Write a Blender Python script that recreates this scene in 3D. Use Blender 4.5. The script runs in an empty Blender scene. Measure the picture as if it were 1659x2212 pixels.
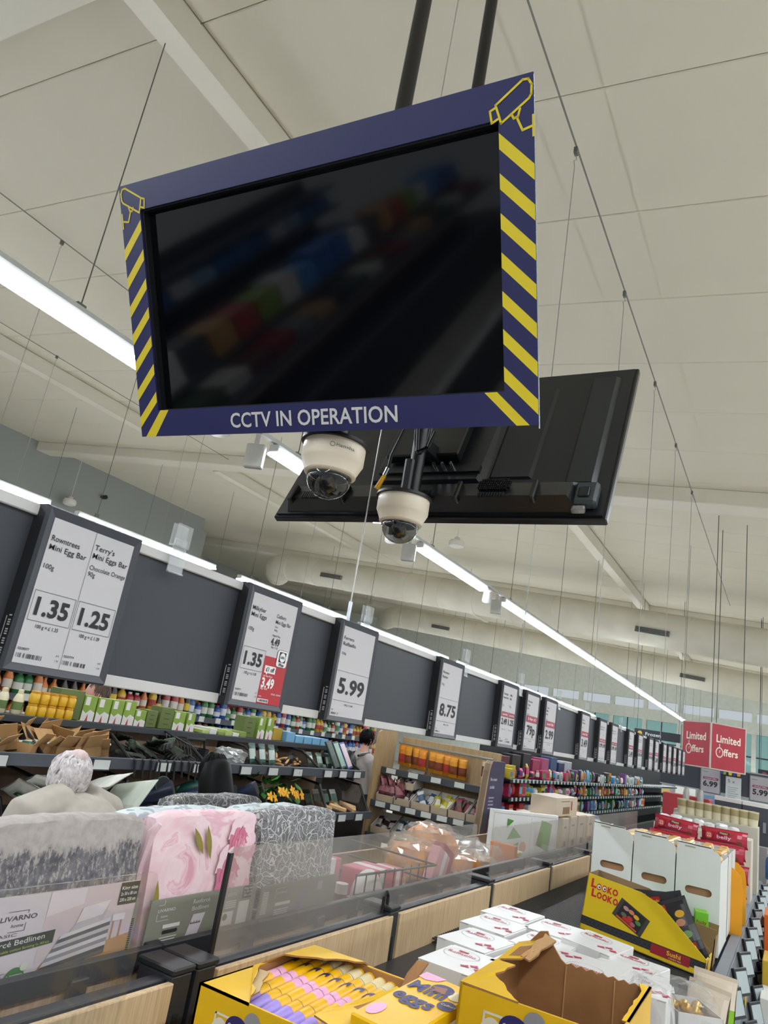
import bpy, math, random
from mathutils import Matrix, Vector
random.seed(7)
R = math.radians
scn = bpy.context.scene
col = scn.collection
CZ = 1.80                                     # camera height; coordinates below are relative to it
# ------------------------------------------------------------------ camera
F_PX = 1553.9; TH, AZ, RO = R(16.10), R(31.09), R(9.737)
fw = Vector((-math.sin(AZ)*math.cos(TH), math.cos(AZ)*math.cos(TH), math.sin(TH)))
r0 = Vector((math.cos(AZ), math.sin(AZ), 0)); u0 = r0.cross(fw)
cxv = math.cos(RO)*r0 + math.sin(RO)*u0; cyv = -math.sin(RO)*r0 + math.cos(RO)*u0
cd = bpy.data.cameras.new('camera'); cam = bpy.data.objects.new('camera', cd); col.objects.link(cam)
mw = Matrix((cxv, cyv, -fw)).transposed().to_4x4(); mw.translation = (0, 0, CZ); cam.matrix_world = mw
cd.sensor_fit = 'VERTICAL'; cd.sensor_height = 36; cd.lens = 36*F_PX/2212; cd.clip_start = .05; cd.clip_end = 200
scn.camera = cam
# ------------------------------------------------------------------ world and exposure
w = bpy.data.worlds.new('daylight'); scn.world = w; w.use_nodes = True
bg = w.node_tree.nodes['Background']; bg.inputs[0].default_value = (.86, .95, 1, 1); bg.inputs[1].default_value = .75
scn.view_settings.view_transform = 'Standard'; scn.view_settings.look = 'None'
scn.view_settings.exposure = -0.36; scn.view_settings.gamma = 1; scn.view_settings.use_curve_mapping = False
STRIP = 62.0                                  # emission of the LED strip lenses

# ------------------------------------------------------------------ materials
def lin(h):
    h = h.lstrip('#'); o = []
    for i in (0, 2, 4):
        c = int(h[i:i+2], 16)/255; o.append(c/12.92 if c <= .04045 else ((c+.055)/1.055)**2.4)
    return (*o, 1)
MATS = {}
def nt(name):
    m = bpy.data.materials.new(name); m.use_nodes = True; t = m.node_tree
    return m, t, t.nodes['Principled BSDF']
def coords(t, scale=(1, 1, 1), rot=(0, 0, 0)):
    c = t.nodes.new('ShaderNodeTexCoord'); mp = t.nodes.new('ShaderNodeMapping')
    mp.inputs['Scale'].default_value = scale; mp.inputs['Rotation'].default_value = rot
    t.links.new(c.outputs['Object'], mp.inputs['Vector']); return mp.outputs[0]
def noise(t, vec, scale, detail=3, rough=.5, dist=0):
    n = t.nodes.new('ShaderNodeTexNoise'); n.inputs['Scale'].default_value = scale; n.inputs['Detail'].default_value = detail
    n.inputs['Roughness'].default_value = rough; n.inputs['Distortion'].default_value = dist
    t.links.new(vec, n.inputs['Vector']); return n.outputs['Fac']
def ramp(t, fac, stops, interp='LINEAR'):
    r = t.nodes.new('ShaderNodeValToRGB'); e = r.color_ramp.elements; r.color_ramp.interpolation = interp
    while len(e) < len(stops): e.new(.5)
    for k, (p, c) in enumerate(stops): e[k].position = p; e[k].color = lin(c) if isinstance(c, str) else c
    t.links.new(fac, r.inputs[0]); return r.outputs[0]
def mixc(t, fac, a, b, mode='MIX'):
    m = t.nodes.new('ShaderNodeMix'); m.data_type = 'RGBA'; m.blend_type = mode
    if hasattr(fac, 'is_linked'): t.links.new(fac, m.inputs[0])
    else: m.inputs[0].default_value = fac
    for s, i in ((a, 6), (b, 7)):
        if hasattr(s, 'is_linked'): t.links.new(s, m.inputs[i])
        else: m.inputs[i].default_value = lin(s)
    return m.outputs[2]
def bump(t, b, h, strength, dist=.01):
    n = t.nodes.new('ShaderNodeBump'); n.inputs['Strength'].default_value = strength; n.inputs['Distance'].default_value = dist
    t.links.new(h, n.inputs['Height']); t.links.new(n.outputs[0], b.inputs['Normal'])
def M(hexc, rough=.5, metal=0, var=.06, scale=6, bmp=0, spec=.5):
    """plain procedural surface: colour with a little noise"""
    k = (hexc, rough, metal, var, scale, bmp, spec)
    if k in MATS: return MATS[k]
    m, t, b = nt('surface_' + hexc.strip('#'))
    n = noise(t, coords(t), scale, 3)
    c = lin(hexc)
    lo = tuple(x*(1-var) for x in c[:3]) + (1,); hi = tuple(min(1, x*(1+var)) for x in c[:3]) + (1,)
    t.links.new(ramp(t, n, [(.3, lo), (.7, hi)]), b.inputs['Base Color'])
    b.inputs['Roughness'].default_value = rough; b.inputs['Metallic'].default_value = metal
    b.inputs['Specular IOR Level'].default_value = spec
    if bmp: bump(t, b, noise(t, coords(t), scale*30, 2), bmp, .002)
    MATS[k] = m; return m
def EM(hexc, s):
    k = ('em', hexc, s)
    if k in MATS: return MATS[k]
    m, t, b = nt('lamp_lens'); b.inputs['Base Color'].default_value = lin(hexc)
    b.inputs['Emission Color'].default_value = lin(hexc); b.inputs['Emission Strength'].default_value = s
    MATS[k] = m; return m
def CLEAR(key, tint='#e8e8e6', veil=.1, gloss=.12, veilc='#9a9690', rough=.03):
    k = ('clear', key)
    if k in MATS: return MATS[k]
    m, t, b = nt(key); t.nodes.remove(b); out = t.nodes['Material Output']
    tr = t.nodes.new('ShaderNodeBsdfTransparent'); tr.inputs[0].default_value = lin(tint)
    df = t.nodes.new('ShaderNodeBsdfDiffuse'); df.inputs[0].default_value = lin(veilc)
    gl = t.nodes.new('ShaderNodeBsdfGlossy'); gl.inputs['Roughness'].default_value = rough
    n = noise(t, coords(t), 3, 3); rp = ramp(t, n, [(.3, (veil*.7,)*3+(1,)), (.7, (veil*1.3,)*3+(1,))])
    m1 = t.nodes.new('ShaderNodeMixShader'); t.links.new(rp, m1.inputs[0]); t.links.new(tr.outputs[0], m1.inputs[1]); t.links.new(df.outputs[0], m1.inputs[2])
    lw0 = t.nodes.new('ShaderNodeLayerWeight'); lw0.inputs[0].default_value = .5; gg_ = lambda q: (q*gloss/.14,)*3+(1,)
    lw = ramp(t, lw0.outputs['Facing'], [(0, gg_(.025)), (.6, gg_(.05)), (.85, gg_(.14)), (1, gg_(.4))])
    m2 = t.nodes.new('ShaderNodeMixShader'); t.links.new(lw, m2.inputs[0]); t.links.new(m1.outputs[0], m2.inputs[1]); t.links.new(gl.outputs[0], m2.inputs[2])
    t.links.new(m2.outputs[0], out.inputs[0]); MATS[k] = m; return m
def WOOD(key, a='#a98a62', b_='#c9ac84', c_='#d6bd98', vert=True):
    k = ('wood', key)
    if k in MATS: return MATS[k]
    m, t, b = nt('oak_laminate'); v = coords(t, (22, 22, 1.2) if vert else (22, 1.2, 22))
    n = noise(t, v, 2.2, 8, .65, .4); n2 = noise(t, coords(t, (60, 60, 3) if vert else (60, 3, 60)), 3, 4)
    c1 = ramp(t, n, [(.25, a), (.5, b_), (.75, c_)])
    t.links.new(mixc(t, .35, c1, ramp(t, n2, [(.35, a), (.6, c_)])), b.inputs['Base Color'])
    b.inputs['Roughness'].default_value = .55; MATS[k] = m; return m
def fabric(key):
    k = ('fabric', key)
    if k in MATS: return MATS[k]
    m, t, b = nt('bed_linen_' + key); b.inputs['Roughness'].default_value = .85
    if key == 'streak':
        v = coords(t, (9, 9, 4.0)); n = noise(t, v, 11, 9, .78)
        sx_ = t.nodes.new('ShaderNodeSeparateXYZ'); t.links.new(coords(t), sx_.inputs[0])
        ad_ = t.nodes.new('ShaderNodeMath'); ad_.operation = 'MULTIPLY_ADD'; ad_.inputs[1].default_value = .10; t.links.new(noise(t, coords(t, (1, 1, .3)), 9, 3), ad_.inputs[0]); t.links.new(sx_.outputs[2], ad_.inputs[2])
        z = ramp(t, ad_.outputs[0], [(.30, (.33,)*3+(1,)), (.36, (.66,)*3+(1,)), (.43, (.66,)*3+(1,)), (.46, (.36,)*3+(1,))])
        mask = t.nodes.new('ShaderNodeMath'); mask.operation = 'MULTIPLY'; t.links.new(n, mask.inputs[0]); t.links.new(z, mask.inputs[1])
        c = ramp(t, mask.outputs[0], [(.2, '#b0a7a0'), (.29, '#9c948e'), (.315, '#56545a'), (.38, '#47464e')])
        g = noise(t, coords(t), 45, 4)
        c = mixc(t, .18, c, ramp(t, g, [(.35, '#6d6a6b'), (.65, '#d6d0ce')]))
        t.links.new(c, b.inputs['Base Color'])
    elif key == 'rose':
        n = noise(t, coords(t, (1, 1, 1)), 5.0, 3, .55, 2.2)
        c = ramp(t, n, [(.30, '#e6bcc4'), (.43, '#ecccd1'), (.52, '#f0d6d9'), (.56, '#e4b2be'), (.60, '#edcdd3'), (.66, '#dfa3b2')])
        t.links.new(c, b.inputs['Base Color'])
    else:
        base, line = ('#6f6d6d', '#c9c7c5') if key == 'paisley' else ('#b9c6cc', '#e6eeef')
        v = coords(t); nz = t.nodes.new('ShaderNodeTexNoise'); nz.inputs['Scale'].default_value = 9 if key == 'paisley' else 5
        t.links.new(v, nz.inputs['Vector'])
        ad = t.nodes.new('ShaderNodeVectorMath'); ad.operation = 'MULTIPLY_ADD'; t.links.new(nz.outputs['Color'], ad.inputs[0]); ad.inputs[1].default_value = (.16,)*3; t.links.new(v, ad.inputs[2])
        vo = t.nodes.new('ShaderNodeTexVoronoi'); vo.feature = 'DISTANCE_TO_EDGE' if key == 'paisley' else 'F1'
        vo.inputs['Scale'].default_value = 26 if key == 'paisley' else 22; t.links.new(ad.outputs[0], vo.inputs['Vector'])
        vb = t.nodes.new('ShaderNodeTexVoronoi'); vb.inputs['Scale'].default_value = 30; t.links.new(ad.outputs[0], vb.inputs['Vector'])
        if key == 'paisley':
            c = ramp(t, vo.outputs['Distance'], [(.0, line), (.03, line), (.05, base)])
            s = t.nodes.new('ShaderNodeMath'); s.operation = 'SINE'; mu = t.nodes.new('ShaderNodeMath'); mu.operation = 'MULTIPLY'; mu.inputs[1].default_value = 30
            t.links.new(vb.outputs['Distance'], mu.inputs[0]); t.links.new(mu.outputs[0], s.inputs[0])
            c = mixc(t, ramp(t, s.outputs[0], [(.88, (0, 0, 0, 1)), (.95, (1, 1, 1, 1))]), c, line)
        else:
            c = ramp(t, vo.outputs['Distance'], [(.32, line), (.36, base), (.52, base), (.56, line)])
        t.links.new(c, b.inputs['Base Color'])
    bump(t, b, noise(t, coords(t, (1, 1, .5)), 14, 4), .35, .012)
    MATS[k] = m; return m

# ------------------------------------------------------------------ mesh building
class MB:
    def __init__(s): s.v, s.f, s.m, s.c = [], [], [], 0
    def mat(s, i): s.c = i; return s
    def add(s, vs, fs):
        o = len(s.v); s.v += [tuple(p) for p in vs]
        for f in fs: s.f.append([o+i for i in f]); s.m.append(s.c)
        return s
    def poly(s, pts): return s.add(pts, [range(len(pts))])
    def box(s, x0, x1, y0, y1, z0, z1, T=None):
        vs = [Vector((x, y, z)) for z in (z0, z1) for y in (y0, y1) for x in (x0, x1)]
        if T: vs = [T @ p for p in vs]
        return s.add(vs, [(0, 2, 3, 1), (4, 5, 7, 6), (0, 1, 5, 4), (2, 6, 7, 3), (0, 4, 6, 2), (1, 3, 7, 5)])
    def cbox(s, x0, x1, y0, y1, z0, z1, c=.004, T=None):
        lo, hi = (x0, y0, z0), (x1, y1, z1); vs = []; idx = {}
        for sx in (0, 1):
            for sy in (0, 1):
                for sz in (0, 1):
                    sg = (sx, sy, sz)
                    for ax in range(3):
                        p = []
                        for k in range(3):
                            e = hi[k] if sg[k] else lo[k]; d = -1 if sg[k] else 1
                            p.append(e if k == ax else e + d*c)
                        idx[sg+(ax,)] = len(vs); vs.append(Vector(p))
        if T: vs = [T @ p for p in vs]
        fs = []
        for ax in range(3):
            a, b = [k for k in range(3) if k != ax]
            for sd in (0, 1):
                q = []
                for (i, j) in ((0, 0), (1, 0), (1, 1), (0, 1)):
                    g = [0]*3; g[ax] = sd; g[a] = i; g[b] = j; q.append(idx[tuple(g)+(ax,)])
                fs.append(q if (sd == 1) != (ax == 1) else q[::-1])
        for ax in range(3):
            a, b = [k for k in range(3) if k != ax]
            for i in (0, 1):
                for j in (0, 1):
                    g0 = [0]*3; g1 = [0]*3; g0[a] = g1[a] = i; g0[b] = g1[b] = j; g1[ax] = 1
                    g0, g1 = tuple(g0), tuple(g1); fs.append([idx[g0+(a,)], idx[g1+(a,)], idx[g1+(b,)], idx[g0+(b,)]])
        for sg in [(x, y, z) for x in (0, 1) for y in (0, 1) for z in (0, 1)]: fs.append([idx[sg+(k,)] for k in range(3)])
        return s.add(vs, fs)
    def prism(s, pts, axis, d0, d1):
        """2-D outline extruded along an axis ('x': pts=(y,z), 'y': (x,z), 'z': (x,y))"""
        def p3(p, d): return {'x': (d, p[0], p[1]), 'y': (p[0], d, p[1]), 'z': (p[0], p[1], d)}[axis]
        n = len(pts); vs = [p3(p, d0) for p in pts] + [p3(p, d1) for p in pts]
        return s.add(vs, [list(range(n))[::-1], list(range(n, 2*n))] + [(i, (i+1) % n, n+(i+1) % n, n+i) for i in range(n)])
    def tube(s, path, r, n=8, caps=True):
        P = [Vector(p) for p in path]; rs = r if isinstance(r, (list, tuple)) else [r]*len(P); vs = []; fs = []; up = None
        for i, p in enumerate(P):
            d = (P[min(i+1, len(P)-1)] - P[max(i-1, 0)]).normalized()
            if up is None: up = Vector((0, 0, 1)) if abs(d.z) < .9 else Vector((1, 0, 0))
            a = d.cross(up); a = a.normalized() if a.length > 1e-6 else d.orthogonal().normalized()
            b = a.cross(d); up = b
            for k in range(n):
                t = 2*math.pi*k/n; vs.append(p + rs[i]*(math.cos(t)*a + math.sin(t)*b))
        for i in range(len(P)-1):
            for k in range(n): fs.append((i*n+k, i*n+(k+1) % n, (i+1)*n+(k+1) % n, (i+1)*n+k))
        if caps: fs += [list(range(n))[::-1], list(range((len(P)-1)*n, len(P)*n))]
        return s.add(vs, fs)
    def lathe(s, prof, n=16, o=(0, 0, 0), T=None):
        vs = []; fs = []
        for (r, z) in prof:
            for k in range(n):
                t = 2*math.pi*k/n; p = Vector((o[0]+r*math.cos(t), o[1]+r*math.sin(t), o[2]+z)); vs.append(T @ p if T else p)
        for i in range(len(prof)-1):
            for k in range(n): fs.append((i*n+k, i*n+(k+1) % n, (i+1)*n+(k+1) % n, (i+1)*n+k))
        fs += [list(range(n))[::-1], list(range((len(prof)-1)*n, len(prof)*n))]
        return s.add(vs, fs)
    def ell(s, c, r, nu=14, nv=9, T=None, fn=None):
        prof = []; vs = []; fs = []
        for j in range(nv+1):
            ph = math.pi*j/nv
            for k in range(nu):
                t = 2*math.pi*k/nu; d = Vector((math.sin(ph)*math.cos(t), math.sin(ph)*math.sin(t), math.cos(ph)))
                q = fn(d) if fn else 1
                p = Vector((c[0]+r[0]*d.x*q, c[1]+r[1]*d.y*q, c[2]+r[2]*d.z*q)); vs.append(T @ p if T else p)
        for j in range(nv):
            for k in range(nu): fs.append((j*nu+k, (j+1)*nu+k, (j+1)*nu+(k+1) % nu, j*nu+(k+1) % nu))
        return s.add(vs, fs)
    def mesh(s, name, mats, smooth=False):
        me = bpy.data.meshes.new(name); me.from_pydata(s.v, [], s.f)
        for m in (mats if isinstance(mats, (list, tuple)) else [mats]): me.materials.append(m)
        me.polygons.foreach_set('material_index', s.m)
        if smooth: me.shade_smooth(); me.set_sharp_from_angle(angle=R(38))
        me.validate(); me.update(); return me
    def build(s, name, mats, parent=None, loc=(0, 0, 0), rot=(0, 0, 0), smooth=False):
        return link(name, s.mesh(name, mats, smooth), parent, loc, rot)
def link(name, data, parent=None, loc=(0, 0, 0), rot=(0, 0, 0)):
    o = bpy.data.objects.new(name, data); col.objects.link(o); o.location = loc; o.rotation_euler = rot
    if parent: o.parent = parent; KIDS.setdefault(parent.name, []).append(o)
    return o
KIDS = {}
def Z(x, y, z): return (x, y, z+CZ)
def tag(o, label=None, cat=None, group=None, kind=None):
    for k, v in (('label', label), ('category', cat), ('group', group), ('kind', kind)):
        if v: o[k] = v
    return o
def thing(name, label, cat, loc, rotz=0, group=None, rot=None):
    return tag(link(name, None, None, Z(*loc), rot or (0, 0, rotz)), label, cat, group)
def struct(name, mb, mats, smooth=False, loc=(0, 0, 0)):
    return tag(mb.build(name, mats, None, Z(*loc), smooth=smooth), kind='structure')
def copy_tree(o, parent=None):
    c = o.copy(); col.objects.link(c); c.parent = parent
    if parent: KIDS.setdefault(parent.name, []).append(c)
    for ch in KIDS.get(o.name, []): copy_tree(ch, c)
    return c
def clone(o, label, loc, rotz=None, rot=None, group=None):
    c = copy_tree(o); c.location = Z(*loc); c['label'] = label
    if group: c['group'] = group
    if rot: c.rotation_euler = rot
    elif rotz is not None: c.rotation_euler = (0, 0, rotz)
    return c
ORD = ['first', 'second', 'third', 'fourth', 'fifth', 'sixth', 'seventh', 'eighth', 'ninth', 'tenth', 'eleventh', 'twelfth', 'thirteenth', 'fourteenth', 'fifteenth', 'sixteenth', 'seventeenth', 'eighteenth', 'nineteenth', 'twentieth']
ORD += ['twenty-' + a for a in ORD[:9]] + ['thirtieth'] + ['thirty-' + a for a in ORD[:9]] + ['fortieth'] + ['forty-' + a for a in ORD[:9]] + ['fiftieth'] + ['fifty-' + a for a in ORD[:9]]

# ------------------------------------------------------------------ lettering and print
_tx = {}
def textgeo(s, bold=0):
    k = (s, bold)
    if k not in _tx:
        c = bpy.data.curves.new('t', 'FONT'); c.body = s; c.size = 1; c.offset = bold; c.resolution_u = 3; c.space_character = 1+bold*1.2
        o = bpy.data.objects.new('t', c); me = bpy.data.meshes.new_from_object(o)
        vs = [(p.co.x, p.co.y) for p in me.vertices]; fs = [list(p.vertices) for p in me.polygons]
        bpy.data.objects.remove(o); bpy.data.meshes.remove(me); bpy.data.curves.remove(c)
        x0 = min([v[0] for v in vs] or [0]); x1 = max([v[0] for v in vs] or [1])
        _tx[k] = ([(x-x0, y) for x, y in vs], fs, x1-x0)
    return _tx[k]
class Face:
    """flat print on a face: o = origin, u/v = axes (unit), n = outward normal"""
    def __init__(s, o, u, v):
        s.o, s.u, s.v = Vector(o), Vector(u).normalized(), Vector(v).normalized(); s.n = s.u.cross(s.v).normalized(); s.mb = {}
    def P(s, x, y, l): return s.o + x*s.u + y*s.v + (.0006+.0005*l)*s.n
    def g(s, m, nm): return s.mb.setdefault((nm, m.name), (MB(), m))[0]
    def poly(s, pts, m, l=0, nm='print'): s.g(m, nm).poly([s.P(x, y, l) for x, y in pts]); return s
    def rect(s, x0, x1, y0, y1, m, l=0, nm='print'): return s.poly([(x0, y0), (x1, y0), (x1, y1), (x0, y1)], m, l, nm)
    def rrect(s, x0, x1, y0, y1, r, m, l=0):
        pts = []
        for cx, cy, a in ((x1-r, y0+r, -90), (x1-r, y1-r, 0), (x0+r, y1-r, 90), (x0+r, y0+r, 180)):
            for k in range(5): t = R(a+k*22.5); pts.append((cx+r*math.cos(t), cy+r*math.sin(t)))
        return s.poly(pts, m, l)
    def oval(s, cx, cy, rx, ry, m, l=0, a=0, n=20):
        ca, sa = math.cos(a), math.sin(a)
        return s.poly([(cx+rx*math.cos(2*math.pi*k/n)*ca-ry*math.sin(2*math.pi*k/n)*sa, cy+rx*math.cos(2*math.pi*k/n)*sa+ry*math.sin(2*math.pi*k/n)*ca) for k in range(n)], m, l)
    def line(s, pts, w, m, l=1, closed=False, nm='print'):
        pts = list(pts) + ([pts[0]] if closed else [])
        for (x0, y0), (x1, y1) in zip(pts, pts[1:]):
            d = math.hypot(x1-x0, y1-y0) or 1e-6; nx, ny = -(y1-y0)/d*w/2, (x1-x0)/d*w/2; ex, ey = (x1-x0)/d*w*.4, (y1-y0)/d*w*.4
            s.poly([(x0-ex+nx, y0-ey+ny), (x0-ex-nx, y0-ey-ny), (x1+ex-nx, y1+ey-ny), (x1+ex+nx, y1+ey+ny)], m, l, nm)
        return s
    def text(s, t, x, y, h, m, w=None, bold=0, l=1, al='l', a=0):
        vs, fs, tw = textgeo(t, bold); sy = h/.69; sx = sy if w is None else w/tw
        ox = {'l': 0, 'c': -tw*sx/2, 'r': -tw*sx}[al]; ca, sa = math.cos(a), math.sin(a); q = []
        for vx, vy in vs:
            px, py = ox+vx*sx, vy*sy; q.append(s.P(x+px*ca-py*sa, y+px*sa+py*ca, l))
        s.g(m, 'lettering').add(q, fs); return s
    def bars(s, x0, x1, y0, y1, m, n=22, l=1):
        rr = random.Random(int(x0*1e4)+n); st = (x1-x0)/n
        for k in range(n):
            if rr.random() < .75: s.rect(x0+k*st, x0+k*st+st*rr.uniform(.3, .8), y0, y1, m, l, 'barcode')
        return s
    def done(s, parent):
        for (nm, _), (mb, m) in s.mb.items(): mb.build(nm, m, parent)
BLK = M('#1c1b1e', .6); WHT = M('#dedcda', .5); PAPER = M('#bdb9ba', .6, var=.02); RED = M('#a81f28', .5); NAVY = M('#26285a', .38, var=.03)
YEL = M('#e3b505', .45); TVY = M('#e6cf28', .45, var=.02); CRIM = M('#b0203c', .5); DGREY = M('#33353a', .5, var=.03); BLKP = M('#141518', .4); KRAFT = M('#9a6f45', .8, var=.1, scale=20)
METB = M('#2a2c31', .42, .0); WHM = M('#c9c9c4', .45); CHROME = M('#b8bbbe', .25, 1)
OAK = WOOD('v')

# ================================================================== THE HALL
Z0, KS = 3.70, .095                           # ceiling height above the camera and its fall towards +x
def zc(x): return Z0 - KS*x
SL = math.atan(KS)
FLOOR = -CZ
struct('floor', MB().box(-24, 9, -12, 42, FLOOR-.1, FLOOR), M('#b9b4aa', .35, scale=1.2))
XB = [-24.0, -18.0, -10.62, -3.28, 4.2, 9.0]  # purlin lines
YP = [(1.15, 1.75), (10.2, 10.62), (19.4, 19.85), (28.6, 29.0)]   # primary beams
CEILM = M('#d2cbb8', .6, var=.025, scale=.8); BEAMM = M('#d8d2c2', .55, var=.03, scale=1.5)
c = MB(); a = [(x, y, zc(x)+.10) for x, y in ((-24, -12), (9, -12), (9, 42), (-24, 42))]; c.add(a + [(x, y, z+.05) for x, y, z in a], [(0, 1, 2, 3), (7, 6, 5, 4), (0, 4, 5, 1), (2, 6, 7, 3), (1, 5, 6, 2), (0, 3, 7, 4)])
ceil = struct('ceiling', c, M('#7d7a72', .8))
GAP = .006
ys = [3.33 + 1.11*k for k in range(-14, 15)]
cells = [(y, y+1.11) for y in ys] + [(ys[-1]+1.11+i*7.15, ys[-1]+1.11+(i+1)*7.15) for i in range(3)]
pan = {}
for x0, x1 in zip(XB, XB[1:]):
    for y0, y1 in cells:
        k = (x0, round(y1-y0, 2)); L = (x1-x0)/math.cos(SL); wd = y1-y0
        if k not in pan: pan[k] = MB().cbox(0, L-GAP, GAP/2, wd-GAP/2, 0, .05, .006).mesh('ceiling_panel', CEILM)
        link('ceiling_panel', pan[k], ceil, (x0, y0, zc(x0)), (0, SL, 0))
nt_ = 0
def trim(mb, mats, smooth=False):
    global nt_; nt_ += 1; return struct('trim_%d' % nt_, mb, mats, smooth)
for y0, y1 in YP:                              # primary beams across the hall, following the pitch
    dep = .24 if y0 < 2 else .22
    o = MB().cbox(0, 33/math.cos(SL), y0, y1, -dep, .0, .01)
    trim(o, BEAMM); bpy.data.objects['trim_%d' % nt_].location = Z(-24, 0, zc(-24)); bpy.data.objects['trim_%d' % nt_].rotation_euler = (0, SL, 0)
for xb in (-10.62, -3.28, 4.2):                # purlins between the primary beams
    for ya, yb in ((1.75, 10.2), (10.62, 19.4), (19.85, 28.6), (-12, 1.15)):
        e = yb if xb > -10 else yb-1.6
        b = MB().cbox(xb-.15, xb, ya, e, zc(xb)-.235, zc(xb)-.002, .008)
        b.box(xb-.155, xb+.02, ya, e, zc(xb)-.245, zc(xb)-.235)
        trim(b, BEAMM)
GW = M('#8d908c', .7, var=.03, scale=.5)
struct('wall_left', MB().box(-16.75, -16.45, -12, 16.4, FLOOR, zc(-16.6)-.0), GW)
struct('wall_recess', MB().box(-24, -16.45, 16.4, 16.6, FLOOR, 4.9), GW)
struct('wall_side', MB().box(-24.2, -24, 16, 42, FLOOR, 6.1), GW)
# far wall with a band of windows
fwm = MB()
fwm.box(-24, 9, 36, 36.3, FLOOR, .25); fwm.box(-24, 9, 36, 36.3, 2.1, 2.6); fwm.box(-24, 9, 36, 36.3, 3.0, 5.9)
for k in range(23): x = -24+1.5*k; fwm.box(x-.09, x+.09, 36.03, 36.27, .25, 3.0)
struct('wall_far', fwm, M('#e2e6de', .6))
gl = CLEAR('window_glass', '#cfe6e2', .06, .1, '#bfe8df')
for k in range(22):
    x = -24+1.5*k
    wnd = struct('window_%d' % (k+1), MB().box(x+.09, x+1.41, 36.1, 36.14, .25, 2.1), gl)
    MB().box(x+.09, x+1.41, 36.06, 36.1, 1.12, 1.18).box(x+.72, x+.77, 36.06, 36.1, .25, 2.1).build('window_frame', M('#3b4044', .5), wnd)
# round ventilation ducts that follow the roof pitch
for dy, yy in enumerate((16.9, 24.5)):
    xs = (-13.2, 8.5); dz = 1.0
    d = MB(); pth = [(-14.6, yy+1.4, zc(-14.2)-dz), (-13.9, yy+.5, zc(-13.9)-dz)] + [(x, yy, zc(x)-dz) for x in (-13.2, -9, -5, -1, 4, 8.5)]
    d.tube(pth, .40, 20)
    for x in range(-13, 9): d.tube([(x-.02, yy, zc(x-.02)-dz), (x+.02, yy, zc(x+.02)-dz)], .408, 20)
    dd = tag(d.build('air_duct', M('#d5d0bf', .6, scale=2), None, Z(0, 0, 0), smooth=True), 'long round cream air duct hung across the hall, ' + ('nearer of the two' if dy == 0 else 'farther of the two'), 'duct', 'ducts under the roof')
    for x in (-11.3, -2.7, 5.0):
        g = MB().box(-.36, .36, -.05, 0, -.06, .06)
        gg = g.build('vent_grille', M('#7c7d76', .6), dd, (x, yy-.385, zc(x)-dz-.12), (0, SL, 0))
        s_ = MB()
        for k in range(4): s_.box(-.34, .34, -.06, -.05, -.05+k*.028, -.038+k*.028)
        s_.build('slat', M('#4b4c48', .6), gg)
    for x in (-9, -3, 3): MB().tube([(x, yy, zc(x)-dz+.38), (x, yy, zc(x))], .012, 6).build('hanger', WHM, dd)
# smoke detectors and small wall fittings
def detector(x, y, z, label):
    t = thing('smoke_detector', label, 'detector', (x, y, z), 0, 'ceiling and wall detectors')
    MB().lathe([(.02, .14), (.14, .13), (.17, .08), (.16, .0), (.10, -.03), (.02, -.035)], 20).build('cap', M('#dcd9d0', .5), t, smooth=True)
    MB().lathe([(.06, .13), (.06, .2)], 12).build('mount', WHM, t)
    MB().tube([(0, 0, .2), (0, 0, zc(x)-z)], .007, 6).build('stem', WHM, t)
detector(-16.2, 11.35, 4.0, 'white round detector in front of the grey side wall')
detector(-6.42, 13.9, 3.9, 'white round detector hanging below the ceiling behind the monitors')
for k, (y, z) in enumerate(((12.4, 4.57), (15.6, 3.6))):
    t = thing('bullet_camera', ('small black camera on the grey wall beside the round detector', 'small black camera lower on the grey wall near the corner')[k], 'camera', (-16.4, y, z), R(90), 'wall cameras')
    MB().lathe([(.05, 0), (.05, .02)], 12, T=Matrix.Rotation(R(90), 4, 'X')).build('base', M('#6c6e6b', .6), t)
    MB().lathe([(.055, .02), (.06, .16), (.03, .17)], 12, T=Matrix.Rotation(R(90), 4, 'X')).build('body', BLKP, t, smooth=True)

# ------------------------------------------------------------------ LED strips
LENS = EM('#eef6ff', STRIP); HOUS = M('#c9cac8', .45)
def strip(x, y0, y1, z, label, h0=.3):
    t = thing('light_strip', label, 'light', (x, y0, z), 0, 'LED light strips')
    L = y1-y0
    MB().cbox(-.045, .045, 0, L, .012, .075, .006).build('housing', HOUS, t)
    MB().cbox(-.06, .06, .01, L-.01, -.004, .014, .003).build('lens', LENS, t)
    hy = [h0 + k*2.4 for k in range(int(L/2.4)+1)]
    for h in hy:
        if min(abs(y0+h-16.9), abs(y0+h-24.5)) < .6: h += 1.2
        if h < L: MB().tube([(0, h, .075), (0, h, zc(x)-z)], .004, 5).build('hanger_wire', M('#55554f', .5), t); MB().cbox(-.012, .012, h-.03, h+.03, .07, .13, .004).build('hanger_clamp', M('#77776f', .4, .4), t)
X1, ZS = -3.4, 1.775
segs = [(-9.0, 3.05), (3.9, 5.6), (6.46, 8.38), (9.06, 34)]
for k, (a, b) in enumerate(segs):
    strip(X1, a, b, ZS, ('LED strip passing behind the left edge of the monitor frame', 'short LED strip seen between the dome cameras under the monitor', 'LED strip just right of the lower dome camera', 'long LED strip running back towards the limited offers sign')[k], 1.5 if k == 0 else .3)
MB_t = thing('track_rail', 'thin white track joining the LED strips of the main row', 'track', (X1, -9, ZS+.08), 0)
MB().box(-.018, .018, 0, 38, 0, .03).build('profile', HOUS, MB_t)
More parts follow.
